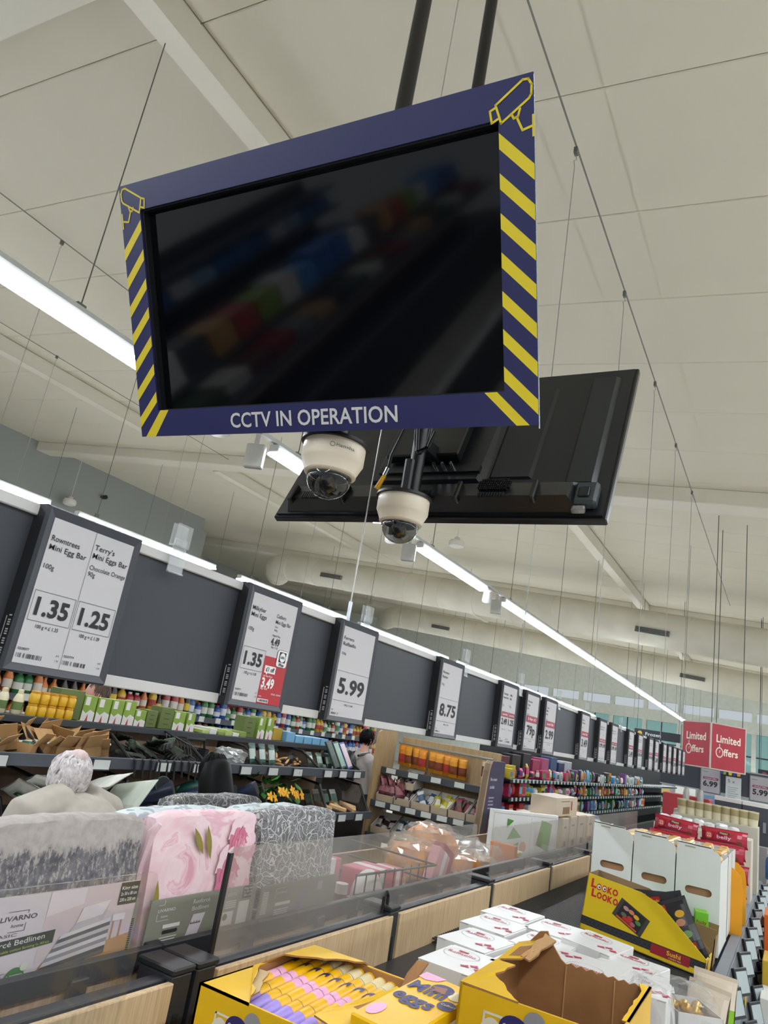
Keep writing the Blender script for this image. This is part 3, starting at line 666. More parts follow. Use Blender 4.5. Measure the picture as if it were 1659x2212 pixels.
MB().box(0, .93, 3.78, 8.4, -.012, 0).build('shelf_tray', M('#060607', .8), nd, (.02, 0, nz(SLZ(RX+.02))-.02), (0, math.atan(.095), 0))
nbox('shelf_side', M('#17181b', .5), -.86, -.285, 3.765, 3.785, -.97, SLZ(-.6)-.02, .003)
# front price rails with electronic tags (three tiers)
tagm = MB().cbox(-.058, .058, -.009, .009, -.115, .0, .003).mesh('price_tag', M('#1d1e21', .45)); scrm = MB().box(-.048, .048, -.0105, -.0085, -.102, -.014).mesh('tag_screen', M('#a9b2b2', .3, var=.04))
for (x, z, y0, y1, st) in ((-.285, -.845, 3.79, 8.4, .42), (-.245, -1.12, 2.9, 8.4, .40), (-.205, -1.42, 2.6, 8.4, .40)):
    MB().cbox(0, .028, 0, y1-y0, -.085, .0, .003).build('price_channel', M('#565b63', .45), nd, (x-RX, y0, nz(z)), (0, R(-8), 0))
    MB().cbox(0, .05, 0, y1-y0, -.012, .0, .002).build('price_lip', M('#6a7078', .45), nd, (x-RX-.03, y0, nz(z)+.008))
    y = y0+.11
    while y < y1-.1:
        tg = link('price_tag', tagm, nd, (x-RX+.058, y, nz(z)+.012), (R(-14), 0, R(66)))
        link('tag_screen', scrm, tg); y += st
nbox('lower_tray', METB, -1.0, -.24, 3.79, 8.4, -1.16, -1.13); nbox('lower_tray', METB, -1.0, -.2, 2.6, 8.4, -1.46, -1.43); nbox('plinth', M('#15161a', .6), -1.15, -.32, -.6, 8.4, FLOOR, -1.46); nbox('plinth', M('#15161a', .6), -1.24, -.25, 8.45, 10.6, FLOOR, -1.2)

# ------------------------------------------------------------------ chocolate cases and bars
GOLD = M('#dfae06', .42); DPUR = M('#2c2560', .4); PINK = M('#e7a9c9', .45); LILAC = M('#a78fdc', .45); CRE = M('#e5d3a2', .5)
KIN = M('#9c6f43', .85, var=.12, scale=14)
def eggprint(f, x, y, s, full=True):
    f.line([(x, y), (x+.20*s, y), (x+.20*s, y+.14*s), (x, y+.14*s)], .004*s, M('#d9d4c4', .5), 0, True)
    f.oval(x+.015*s, y+.105*s, .022*s, .03*s, M('#d9cfbd', .5), 1); f.oval(x+.09*s, y+.145*s, .02*s, .02*s, M('#8e8a8c', .5), 1)
    f.oval(x+.055*s, y+.128*s, .027*s, .021*s, DPUR, 2); f.text('Cadbury', x+.055*s, y+.123*s, .011*s, CRE, w=.042*s, l=3, al='c')
    f.poly([(x+.03*s, y+.06*s), (x+.055*s, y+.085*s), (x+.075*s, y+.06*s), (x+.05*s, y+.035*s)], DPUR, 2)
    f.text('Mini', x+.09*s, y+.055*s, .04*s, DPUR, w=.10*s, bold=.035, l=3)
    f.text('eggs', x+.07*s, y+.008*s, .036*s, DPUR, w=.11*s, bold=.035, l=3)
def jag(x0, y0, z0, x1, y1, z1, n=14, a=.006, seed=1):
    rr = random.Random(seed); return [(x0+(x1-x0)*k/n, y0+(y1-y0)*k/n, z0+(z1-z0)*k/n+rr.uniform(-a, a)) for k in range(n+1)]
# case 1, torn open on top, with bars
c1 = thing('chocolate_case', 'torn open yellow chocolate case full of wrapped bars', 'box', (-1.13, 1.44, -.80), 0)
cw, cdp, ch = .335, .46, .195                   # x, y, z of the case
WALLT = .006
def openbox(t, w, d, h, mo, mi, cutfront=0, names=('front', 'back', 'side')):
    MB().box(0, w, 0, WALLT, 0, h-cutfront).build('front_wall', [mo], t); MB().box(0, w, d-WALLT, d, 0, h).build('back_wall', [mo], t)
    MB().box(0, WALLT, 0, d, 0, h).build('side_wall', [mo], t); MB().box(w-WALLT, w, 0, d, 0, h).build('side_wall', [mo], t); MB().box(0, w, 0, d, 0, .005).build('floor', [mi], t)
    MB().box(WALLT, w-WALLT, d-WALLT-.002, d-WALLT, .005, h-.002).box(WALLT, WALLT+.002, WALLT, d-WALLT, .005, h-.002).box(w-WALLT-.002, w-WALLT, WALLT, d-WALLT, .005, h-.002).box(WALLT, w-WALLT, WALLT, WALLT+.002, .005, h-cutfront-.002).build('lining', mi, t)
openbox(c1, cw, cdp, ch, GOLD, KIN)
def torn(t, pts, m, nm='torn_flap', th=.004, under=KIN):
    """torn sheet: outline in 3-D, upper skin and corrugated underside"""
    n = len(pts); vs = [Vector(p) for p in pts] + [Vector(p)-Vector((0, 0, th)) for p in pts]
    mb = MB().add(vs, [list(range(n))]); mb.mat(1); mb.add(vs, [list(range(2*n-1, n-1, -1))] + [(i, n+i, n+(i+1) % n, (i+1) % n) for i in range(n)])
    return mb.build(nm, [m, under], t)
rj = random.Random(3)
def wob(a, b, n=8, amp=.008):
    return [tuple(a[i]+(b[i]-a[i])*k/n + (rj.uniform(-amp, amp) if i < 2 and 0 < k < n else 0) for i in range(3)) for k in range(n+1)]
torn(c1, [(0, 0, ch), (.0, .19, ch)] + wob((.02, .19, ch+.006), (.12, .03, ch+.004)) + [(.14, 0, ch)], YEL)
torn(c1, [(0, .22, ch), (0, cdp, ch+.002), (.17, cdp, ch+.002)] + wob((.17, .44, ch+.012), (.03, .27, ch+.02)), YEL)
torn(c1, wob((.07, .02, ch-.002), (.02, .19, ch-.002)) + wob((.05, .19, ch+.0), (.12, .03, ch+.0)), M('#c7ab80', .9, bmp=.6), 'torn_layer')
torn(c1, [(cw, .05, ch), (cw, .36, ch)] + wob((cw-.03, .36, ch+.012), (cw-.07, .06, ch+.006)), YEL)
torn(c1, [(cw-.005, .33, ch-.01), (cw, .40, ch+.03), (cw+.004, .455, ch+.055), (cw-.03, .46, ch+.05), (cw-.045, .44, ch+.02), (cw-.03, .38, ch)], KIN, 'torn_layer')
f = Face((0, 0, 0), (1, 0, 0), (0, 0, 1)); eggprint(f, .06, .005, 1.08); f.done(c1)
# the bars: wrapped tubes with printed bands
bm = MB(); L = .40; r = .0185
for i, (a, b, mi) in enumerate(((0, .06, 3), (.06, .16, 0), (.16, .215, 1), (.215, .33, 0), (.33, .385, 2), (.385, .40, 0))):
    bm.mat(mi); bm.tube([(0, a*L/.4, 0), (0, b*L/.4, 0)], [.014 if a == 0 else r, r if b < .4 else .02], 14, False)
bm.mat(0); bm.add([(-.022, L, -.012), (.022, L, -.012), (.020, L, .014), (-.020, L, .014), (-.026, L+.022, .0), (.026, L+.022, .0)], [(0, 1, 5, 4), (3, 4, 5, 2), (0, 4, 3), (1, 2, 5)])
bm.mat(3); bm.add([(0, -.004, 0)] + [(.014*math.cos(k*math.pi/6), 0, .014*math.sin(k*math.pi/6)) for k in range(12)], [(0, k+1, (k+1) % 12+1) for k in range(12)])
bm.mat(4)
for yy in (.10, .19, .29, .335): bm.tube([(0, yy-.0007, 0), (0, yy+.0007, 0)], r+.0006, 14, False)
for k in range(8): bm.add([(-.012+.003*k, .27-.0004*(k-4)**2-.004, .0175+.001*0), (-.009+.003*k, .27-.0004*(k-3)**2-.004, .0175), (-.009+.003*k, .285, .0190-.00003*(k-3)**2*3), (-.012+.003*k, .285, .0190-.00003*(k-4)**2*3)], [(0, 1, 2, 3)])
barme = bm.mesh('chocolate_bar', [M('#e9b306', .4), PINK, CRE, LILAC, DPUR], True)
n = 0
for lay, (z, nn, x0) in enumerate(((.160, 9, .034), (.124, 8, .046))):
    for k in range(nn):
        n += 1
        o = tag(link('chocolate_bar', barme, None, Z(-1.13+x0+k*.0325, 1.475+(.03 if lay == 0 else .0)+random.uniform(-.006, .006), -.80+z-.0015*k), (R(2), R(-12+random.uniform(-6, 6)), R(1.5))),
                '%s yellow wrapped chocolate bar from the left in the %s layer of the open case' % (ORD[k], ('top', 'lower')[lay]), 'chocolate bar', 'wrapped bars in the open case')
# loose pack lying across
pk = thing('chocolate_pack', 'flat yellow chocolate egg pack tilted between the two cases', 'chocolate pack', (-.79, 1.515, -.603), rot=(R(3), R(2), R(-3)))
MB().cbox(0, .135, 0, .33, 0, .03, .004).build('carton', M('#e6b208', .35), pk)
f = Face((0, 0, .03), (0, 1, 0), (-1, 0, 0)); f.o = Vector((.135, 0, .03))
f.u, f.v, f.n = Vector((0, 1, 0)), Vector((-1, 0, 0)), Vector((0, 0, 1))
f.poly([(.33, .135), (.33, .08), (.30, .09), (.285, .115), (.29, .135)], PINK, 1); f.oval(.27, .06, .03, .027, DPUR, 1); f.poly([(.235, .075), (.27, .085), (.285, .055), (.25, .045)], M('#8a4a26', .35), 2)
f.oval(.265, .02, .028, .02, M('#e9dcb4', .5), 1); f.oval(.20, .015, .026, .02, DPUR, 1); f.text('Cadbury', .20, .011, .01, CRE, w=.034, l=2, al='c', a=R(-80))
f.text('Mini', .215, .125, .05, DPUR, w=.09, bold=.035, l=2, a=R(-90)); f.text('eggs', .145, .125, .05, DPUR, w=.095, bold=.035, l=2, a=R(-90)); f.oval(.06, .11, .035, .016, PINK, 1); f.done(pk)
# case 2, empty, torn at the back
c2 = thing('chocolate_case', 'empty yellow chocolate case with ragged brown cardboard inside', 'box', (-.625, 1.685, -.80), R(1))
w2, d2_, h2 = .335, .42, .298
MB().box(0, w2, 0, WALLT, 0, h2-.005).build('front_wall', GOLD, c2); MB().box(0, WALLT, 0, d2_, 0, h2).build('side_wall', GOLD, c2)
MB().box(w2-WALLT, w2, 0, d2_, 0, h2-.0).build('side_wall', GOLD, c2)
bw = [(0, 0), (w2, 0)] + [(w2-w2*k/26, h2-.008+((k % 2)*.006)) for k in range(1, 17)] + [(.115, h2+.0), (.085, h2+.035), (.075, h2+.055), (.055, h2+.05), (.03, h2+.02), (0, h2)]
MB().prism(bw, 'y', d2_-.006, d2_).build('back_wall', KIN, c2)
MB().box(WALLT, WALLT+.003, WALLT, d2_-.006, 0, h2-.002).box(w2-WALLT-.003, w2-WALLT, WALLT, d2_-.006, 0, h2-.004).box(WALLT, w2-WALLT, WALLT, WALLT+.003, 0, h2-.01).box(.0, w2, 0, d2_, 0, .005).build('lining', KIN, c2)
for x in (.13, .25): MB().box(x-.0012, x+.0012, d2_-.009, d2_-.006, .02, h2-.01).build('score_line', M('#c49b68', .8), c2)
MB().box(.12, .29, d2_-.012, d2_-.009, .03, .055).build('white_strip', WHT, c2)
torn(c2, [(0, 0, h2), (0, .24, h2)] + wob((.05, .235, h2+.002), (.035, .13, h2-.0), 5, .005) + wob((.04, .12, h2-.002), (.13, .0, h2-.002), 7, .004), YEL)
torn(c2, [(0, .25, h2), (0, d2_, h2+.01)] + wob((.08, d2_, h2+.04), (.05, .28, h2+.008), 7, .006), YEL)
torn(c2, wob((.045, .29, h2+.012), (.07, .41, h2+.05), 6, .005) + wob((.10, .41, h2+.04), (.065, .30, h2+.004), 6, .006), M('#b08a5e', .9, bmp=.5), 'torn_layer')
torn(c2, [(w2, .10, h2), (w2, d2_, h2), (w2-.03, d2_, h2)] + wob((w2-.015, d2_-.06, h2), (w2-.015, .1, h2), 8, .003), YEL)
f = Face((0, 0, 0), (1, 0, 0), (0, 0, 1)); eggprint(f, .06, .09, 1.2); f.done(c2)
pb = thing('chocolate_pack', 'yellow chocolate egg pack lying inside the empty case', 'chocolate pack', (-.585, 1.72, -.70), rot=(R(6), R(8), R(-4)))
MB().cbox(0, .27, 0, .16, .06, .095, .004).build('carton', M('#e6b208', .35), pb)
f = Face((0, 0, .095), (1, 0, 0), (0, 1, 0)); f.oval(.07, .12, .02, .012, M('#8cba4a', .5), 1); f.text('Mini', .16, .05, .04, DPUR, w=.09, bold=.06, l=2); f.poly([(.17, .10), (.21, .12), (.235, .10), (.2, .085)], M('#8a4a26', .35), 1); f.done(pb)

# ------------------------------------------------------------------ white praline boxes
WB = M('#d4d2ce', .38, var=.02); MAG = M('#b3244a', .5)
def praline(label, x, y, z, rz, w=.165, d=.235, h=.19, lid=True, film=False, tilt=(0, 0)):
    t = thing('praline_box', label, 'box', (x, y, z), 0, 'white praline boxes', rot=(tilt[0], tilt[1], rz))
    MB().cbox(-w/2, w/2, -d/2, d/2, 0, h, .003).build('carton', WB, t)
    if lid:                                    # tuck flap on top and its tongue on the front
        MB().box(-w/2+.001, w/2-.001, -d/2-.0015, d/2-.02, h, h+.0018).build('lid', WB, t)
        MB().prism([(-.05, h), (-.04, h-.045), (.04, h-.045), (.05, h)], 'y', -d/2-.0018, -d/2).build('tuck_flap', WB, t)
    f = Face((0, 0, h+.0018), (1, 0, 0), (0, 1, 0))
    f.line([(-.02+.052*math.cos(R(a)), .035+.05*math.sin(R(a))) for a in range(0, 360, 15)], .0016, M('#9d9a98', .5), 1, True)
    f.rect(-.04, -.01, .058, .07, RED, 2); f.text('Raffaello', -.02, .03, .02, MAG, w=.085, l=2, al='c', bold=.01)
    rr = random.Random(int(x*1000))
    for q in range(3):
        px, py = .03+q*.02, -.055+.02*(q % 2); f.poly([(px-.014, py), (px-.004, py+.006), (px+.004, py+.016), (px+.008, py+.004), (px+.016, py-.004), (px+.002, py-.006), (px-.006, py-.012)], MAG, 2)
    f.done(t)
    g = Face((0, -d/2, 0), (1, 0, 0), (0, 0, 1)); g.rect(-.03, .03, .07, .092, RED, 1); g.text('Confetteria', 0, .077, .009, WHT, w=.052, l=2, al='c'); g.text('Raffaello', 0, .028, .034, MAG, w=.14, l=2, al='c', bold=.01); g.done(t)
    return t
zb = -.785
pl = [(-.805, 2.17, -2, 'white praline box nearest the camera at the left front'), (-.855, 2.42, -6, 'white praline box behind the front left one'), (-.89, 2.68, -4, 'white praline box third along the left row'), (-.905, 2.93-.02, -3, 'white praline box at the far left corner of the block'),
      (-.665, 2.36, -4, 'white praline box second from the left in the middle of the block'), (-.70, 2.62, -3, 'white praline box beside the oak panel row, middle of the block'), (-.725, 2.87, -3, 'white praline box in the far row beside the corner one')]
for x, y, a, lab in pl: praline(lab, x, y, zb, R(a))
praline('white praline box tilted up at the back of the block', -.58, 2.80, zb+.012, R(-8), tilt=(0, R(3)))
praline('white praline box lying directly behind the empty yellow case', -.535, 2.42, zb+.02, R(176), w=.27, d=.22)
FILM = CLEAR('film_wrap', '#ffffff', .10, .35, '#ffffff', .08)
pf = praline('film wrapped praline box at the right end behind the empty case', -.375, 2.46, -.998, R(4), w=.15, d=.20, h=.41)
def crumple(w, d, h, amp, seed, nu=18, nv=10):
    rr = random.Random(seed)
    return MB().ell((0, 0, h/2), (w/2*1.25, d/2*1.25, h/2*1.05), nu, nv, fn=lambda q: (1-amp/2+amp*rr.random()) * min(1.0, .74/max(abs(q.x), abs(q.y), abs(q.z)*.9)))
cr = crumple(.19, .25, .46, .16, 5).build('film_wrap', FILM, pf)
praline('white praline box under the crumpled film beside the tray', -.44, 2.72, -.998, R(-12), w=.16, d=.2, h=.40)
# clear bags and small white trays on the lower shelf
def traybag(label, x, y, z, rz, seed):
    t = thing('sweet_bag', label, 'bag', (x, y, z), rz, 'clear bags of sweets on the lower shelf')
    w, d, h = .16, .2, .07
    tb_ = MB()
    for q in ((-w/2, -w/2+.003, -d/2, d/2), (w/2-.003, w/2, -d/2, d/2), (-w/2, w/2, -d/2, -d/2+.003), (-w/2, w/2, d/2-.003, d/2)): tb_.box(*q, 0, h)
    tb_.box(-w/2, w/2, -d/2, d/2, 0, .003); tb_.build('tray', M('#cfccc8', .5), t)
    rr = random.Random(seed)
    for k in range(10):
        MB().ell((rr.uniform(-.055, .055), rr.uniform(-.07, .07), .03+.03*rr.random()), (.02, .02, .02), 8, 6).build('sweet', M('#c79a3e', .3, .6), t, smooth=True)
    crumple(w, d, .15, .25, seed).build('film', FILM, t)
for k, (x, y, z, a) in enumerate(((-.36, 2.98, -.998, 10), (-.40, 3.26, -.998, -15), (-.33, 3.24, -.86, 30), (-.42, 3.52, -.998, 5))):
    traybag(('clear sweet bag on a white tray beside the film wrapped box', 'clear sweet bag behind the first white tray', 'clear sweet bag lying on top of the other bags', 'clear sweet bag at the back under the black shelf')[k], x, y, z, R(a), 20+k)
def pouch_mesh(w, h, d, mats, seed=0, band=.3, nm='pouch'):
    """sealed pouch: pillow between two crimped ends; local z up, faces -y"""
    rr = random.Random(seed); mb = MB(); N, Kk = 10, 9
    prof = [(0, .03), (.06, .25), (.16, .8), (.3, 1), (.55, 1), (.75, .8), (.88, .4), (.94, .08), (1, .03)]
    rows = []
    for (tz, q) in prof:
        row = []
        for k in range(N+1):
            u = -1+2*k/N; th_ = d/2*q*math.sqrt(max(0, 1-u*u*.96)) + .001 + rr.uniform(-.0, .12)*d/2*q*.3
            row.append((u*w/2*(1-.05*q), th_, tz*h))
        rows.append(row)
    for side in (-1, 1):
        for j in range(len(rows)-1):
            mb.mat(1 if prof[j][0] >= band and prof[j+1][0] <= band+.5 else 0)
            for k in range(N):
                a, b, c_, e = rows[j][k], rows[j][k+1], rows[j+1][k+1], rows[j+1][k]; q = [(p[0], side*p[1], p[2]) for p in (a, b, c_, e)]
                mb.poly(q if side < 0 else q[::-1])
    return mb.mesh(nm, mats, True)
LIME = M('#7fb51e', .4)
gp = pouch_mesh(.17, .25, .07, [LIME, M('#d9c9b4', .3)], 3, .55)
for k, (x, y, z, a) in enumerate(((-.30, 3.42, -.998, -25), (-.285, 3.64, -.998, -10))):
    o = thing('snack_pouch', ('green and silver rice snack pouch next to the clear bags', 'green snack pouch half hidden under the black shelf')[k], 'pouch', (x, y, z), rot=(R(-12), 0, R(a))); link('pouch', gp, o)
    f = Face((0, -.033, .06), (1, 0, 0), (0, 0, 1)); f.text('Big', 0, .03, .018, BLK, w=.045, bold=.03, l=3, al='c'); f.text('slices', 0, -.005, .022, BLK, w=.09, bold=.03, l=3, al='c'); f.done(o)

# ------------------------------------------------------------------ candy sushi tray
su = thing('sushi_tray', 'yellow cardboard candy sushi tray with a slanted front', 'tray', (-.905, 3.98, SLZ(-.905)+.006), rot=(0, math.atan(.095), R(-2)))
SWD, SDP, SHH = .565, .19, .255
out = [(0, 0), (SWD, 0), (SWD, .075), (SWD*.62, .225), (SWD*.45, SHH-.003), (.0, SHH)]
SYL = M('#d8b812', .42, var=.03)
MB().prism(out, 'y', 0, .004).build('side_wall', SYL, su); MB().prism(out, 'y', SDP-.004, SDP).build('side_wall', M('#8d7350', .8), su)
MB().box(0, .004, 0, SDP, 0, SHH).build('back_wall', M('#8d7350', .8), su); MB().box(SWD-.004, SWD, 0, SDP, 0, .075).build('front_wall', SYL, su); MB().box(0, SWD, 0, SDP, 0, .004).build('floor', M('#8d7350', .8), su)
MB().prism([(p[0]*.99+.004, p[1]*.985+.002) for p in out], 'y', .0042, .0065).build('lining', M('#8d7350', .8), su)
f = Face((0, 0, 0), (1, 0, 0), (0, 0, 1)); LR = M('#b8261f', .45)
f.rect(0, SWD, .025, .062, M('#26262a', .5), 1)
for k in range(26):
    for j in range(2):
        cx_ = .012+k*.0215+.0107*j; f.line([(cx_+.010*math.cos(R(a)), .028+.015*j+.010*math.sin(R(a))) for a in range(0, 181, 36)], .0012, M('#4a4a50', .5), 2)
f.rect(.33, .50, .018, .058, M('#8e1a22', .5), 3); f.text('Sushi', .40, .034, .018, M('#d9b22a', .5), w=.06, bold=.02, l=4); f.text('CANDY MIX', .41, .022, .006, CRE, w=.055, l=4)
for k, ch in enumerate('LOOKO'):
    f.text(ch, .035+k*.026, .196-.006*abs(k-2)*0+(.004 if k == 0 else 0), .036 if k == 0 else .026, LR, w=.026 if k in (0, 4) else .023, bold=.05, l=1, al='c')
for k, ch in enumerate('LOOKO'):
    f.text(ch, .042+k*.026, .160-.001*k, .032 if k == 0 else .026, LR, w=.024, bold=.05, l=1, al='c')
for x in (.061, .087): f.oval(x, .209, .0085, .0095, WHT, 2); f.oval(x+.002, .208, .004, .0045, BLK, 3)
def tilt(pts, cx, cy, a): return [(cx+x*math.cos(a)-y*math.sin(a), cy+x*math.sin(a)+y*math.cos(a)) for x, y in pts]
A_ = R(-22); bx_, by_ = .225, .13
f.poly(tilt([(-.075, -.045), (.075, -.045), (.075, .045), (-.075, .045)], bx_, by_, A_), M('#3a3732', .5), 1); f.poly(tilt([(-.058, -.04), (.058, -.04), (.058, .04), (-.058, .04)], bx_, by_, A_), M('#1f1c1a', .45), 2)
for k, (x, y, cc) in enumerate(((-.035, .018, '#b88a8a'), (-.008, .02, '#c97c5a'), (.02, .016, '#e0a020'), (.038, .0, '#4a7a3a'), (-.03, -.012, '#5a6a4a'), (.0, -.008, '#b4302a'), (.02, -.022, '#a85a6a'))):
    p = tilt([(x, y)], bx_, by_, A_)[0]; f.oval(p[0], p[1], .014, .009, M(cc, .5), 3, A_)
f.poly(tilt([(-.03, -.03), (.012, -.03), (.012, -.015), (-.03, -.015)], bx_, by_, A_), LR, 4); f.poly(tilt([(-.056, -.04), (.05, -.04), (.05, -.033), (-.056, -.033)], bx_, by_, A_), M('#c8501e', .5), 4)
f.done(su)
g = Face((SWD, 0, 0), (0, 1, 0), (0, 0, 1)); g.rect(.05, .075, .02, .065, M('#8e1a22', .5), 1); g.bars(.015, .04, .02, .06, BLK, 9); g.done(su)
# sushi packs leaning in the tray
sp = MB(); w_, h_ = .16, .26
pkm = pouch_mesh(w_, h_, .05, [M('#2b2a2c', .25), M('#3a3a38', .2)], 8, .2)
for k, (x, y, a, ry, lab) in enumerate(((-.43, 4.03, 4, 27, 'candy sushi pack leaning at the front of the yellow tray'), (-.49, 4.085, -3, 20, 'candy sushi pack standing behind the front one'), (-.60, 4.09, 3, 8, 'candy sushi pack deepest inside the yellow tray'))):
    t = thing('sushi_pack', lab, 'sweet pack', (x+.03, y, SLZ(x)+.035-.03*(k == 2)), rot=(R(-3), R(-ry), R(a)), group='candy sushi packs'); link('wrapper', pkm, t)
    f = Face((0, -.0262, 0), (1, 0, 0), (0, 0, 1))
    f.poly([(-.07, .21), (-.02, .21), (-.02, .245), (-.07, .245)], LR, 3); f.text('Candy', -.045, .22, .014, M('#e9c94a', .5), w=.04, l=4, al='c', bold=.03); f.rect(.0, .05, .04, .075, LR, 3); f.text('Sushi', .025, .05, .012, M('#e9c94a', .5), w=.04, l=4, al='c', bold=.03)
    for q, (px, pz, cc) in enumerate(((-.03, .17, '#d07a3a'), (.02, .16, '#c88a6a'), (-.02, .12, '#c25a86'), (.03, .11, '#7aa06a'), (-.03, .075, '#8fae7a'), (.03, .195, '#d9a62a'))): f.oval(px, pz, .022, .015, M(cc, .4), 3)
    f.done(t)
# green boxes in a brown tray behind it
gt = thing('carton_tray', 'open brown carton tray of green boxes behind the yellow tray', 'tray', (-.80, 4.185, SLZ(-.80)+.006), rot=(0, math.atan(.095), 0))
for q in ((0, .47, 0, .004, 0, .17), (0, .47, .15, .154, 0, .17), (0, .004, 0, .154, 0, .17), (.466, .47, 0, .154, 0, .13), (0, .47, 0, .154, 0, .004)): MB().box(*q).build('wall', M('#8a7048', .8), gt)
GB = M('#6fbf22', .4)
gme = MB().cbox(-.03, .03, -.05, .05, 0, .17, .002).mesh('stick_box', [GB])
for k, x in enumerate((-.62, -.552, -.484, -.392)):
    z = SLZ(x)+.012+(.01 if k < 3 else .045)
    t = thing('stick_box', 'green snack stick box, %s from the left behind the yellow tray' % ORD[k], 'box', (x, 4.26, z), R(3*k), 'green stick boxes'); link('carton', gme, t)
    f = Face((0, -.05, 0), (1, 0, 0), (0, 0, 1)); f.text('Pocky', 0, .12, .014, RED, w=.045, bold=.02, al='c'); f.rect(-.02, .0, .03, .055, WHT, 1); f.done(t)
    f = Face((0, 0, .17), (1, 0, 0), (0, 1, 0)); f.text('Pocky', 0, -.01, .014, RED, w=.045, bold=.02, al='c'); f.done(t)
# tall white shelf cartons with hand holes
WC = M('#d9dcd6', .45, var=.02); BRN = M('#7a5a3c', .8)
def tallcarton(label, x, y, w, dp, z0, z1, hole=True):
    t = thing('shelf_carton', label, 'carton', (x, y, z0), 0, 'tall white shelf cartons'); H = z1-z0; r = .035
    o = [(0, 0), (w, 0), (w, H-.05)] + [(w-r+r*math.cos(R(a)), H-.05+.035*math.sin(R(a))) for a in (0, 30, 60, 90)] + [(w-.05, H), (0, H)]
    hx, hz, hr, hl = w*.52, H*.56, .018, .045
    fr_ = MB()
    # face with a slot: two halves around the hole
    ring = [(hx-hl-hr*math.sin(R(a)), hz+hr*math.cos(R(a))) for a in range(0, 181, 30)] + [(hx+hl+hr*math.sin(R(a)), hz-hr*math.cos(R(a))) for a in range(0, 181, 30)]
    up = [(0, hz), (hx-hl-hr, hz)] + [p for p in ring if p[1] > hz+1e-4 and p[0] < hx][::-1] + [p for p in ring if p[1] > hz+1e-4 and p[0] > hx][::-1] + [(hx+hl+hr, hz), (w, hz)] + [p for p in o if p[1] > hz]
    dn = [(0, 0), (w, 0), (w, hz), (hx+hl+hr, hz)] + [p for p in ring if p[1] < hz-1e-4 and p[0] > hx][::-1] + [p for p in ring if p[1] < hz-1e-4 and p[0] < hx][::-1] + [(hx-hl-hr, hz), (0, hz)]
    fr_.prism(up, 'y', 0, .003).prism(dn, 'y', 0, .003); fr_.build('front_panel', WC, t)
    MB().box(0, .003, .003, dp, 0, H-.03).build('side_panel', WC, t); MB().box(w-.003, w, .003, dp, 0, H-.07).build('side_panel', WC, t)
    MB().box(.0032, .0045, .004, dp, 0, H-.035).box(w-.0045, w-.0032, .004, dp, 0, H-.075).box(.004, w-.004, .0035, .0045, 0, hz-.03).build('lining', BRN, t)
    MB().box(0, w*.35, .0, .045, H-.004, H).box(w*.35, w*.8, .0, .012, H-.006, H-.002).build('top_flap', WC, t)
    MB().box(w*.18, w*.42, -.001, .006, H-.02, H-.012).build('slot_tab', M('#a9a48f', .6), t)
    MB().box(0, w, .003, dp, 0, .004).build('floor', BRN, t)
    return t
cx0 = -.955
for k in range(3):
    x = cx0+k*.214; z0 = SLZ(x)+.008
    tallcarton('tall white shelf carton with a hand hole, %s of three behind the sushi tray' % ('left', 'middle', 'right')[k], x, 4.36, .208, .50, z0, -.325-.004*k)
# biscuit packs standing in and behind the cartons
bis = MB().cbox(-.030, .030, -.085, .085, 0, .10, .012); bis.mat(1).cbox(-.026, .026, -.09, .09, .085, .106, .008); bis = bis.mesh('biscuit_pack', [M('#d9cfbc', .35), M('#d5a75a', .4)], True)
n = 0
for k in range(3):
    for i in range(3):
        for j in range(2):
            n += 1; x = cx0+.04+k*.214+i*.063; y = 4.47+j*.20
            o = tag(link('biscuit_pack', bis, None, Z(x, y, -.505+random.uniform(-.012, .012)), (0, 0, R(random.uniform(-4, 4)))), 'upright biscuit pack, %s of the packs in the %s white carton' % (ORD[i*2+j], ('left', 'middle', 'right')[k]), 'biscuit pack', 'biscuit packs in the white cartons')
            o2 = None
for k in range(3):                             # support packs under the visible layer
    for j in range(2):
        x = cx0+.103+k*.214; z0 = SLZ(x)+.015
        tag(MB().cbox(-.09, .09, -.085, .085, 0, -.51-z0, .01).build('biscuit_case', M('#b98c62', .5), None, Z(x, 4.47+j*.20, z0)), '%s brown biscuit case seen through the hand hole of the %s carton' % (('front', 'rear')[j], ('left', 'middle', 'right')[k]), 'box', 'biscuit cases in the cartons')
wc2 = M('#d2d2cc', .45)
n = 0
for r_ in range(2):
    for k in range(3):
        x = -.93+k*.205; y = 4.93+r_*.30; z0 = SLZ(x)+.008; t = thing('shelf_carton', 'white open carton in %s row behind the tall ones, %s one' % (('the next', 'the third')[r_], ('left', 'middle', 'right')[k]), 'carton', (x, y, z0), 0, 'white cartons behind the tall ones'); H = -.40-z0
        for q in ((0, .198, 0, .003), (0, .198, .28, .283), (0, .003, 0, .283), (.195, .198, 0, .283)): MB().box(*q, 0, H).build('wall', wc2, t)
        MB().box(0, .198, 0, .283, 0, .004).build('floor', BRN, t)
        for j in range(4):
            n += 1; tag(link('biscuit_pack', bis, None, Z(x+.05+(j % 2)*.09, y+.085+(j//2)*.0+ (0.11 if j > 1 else 0), -.50), (0, 0, R(random.uniform(-5, 5)))), '%s biscuit pack of the %s carton in the %s row' % (ORD[j], ('left', 'middle', 'right')[k], ('next', 'third')[r_]), 'biscuit pack', 'biscuit packs in the rear cartons')
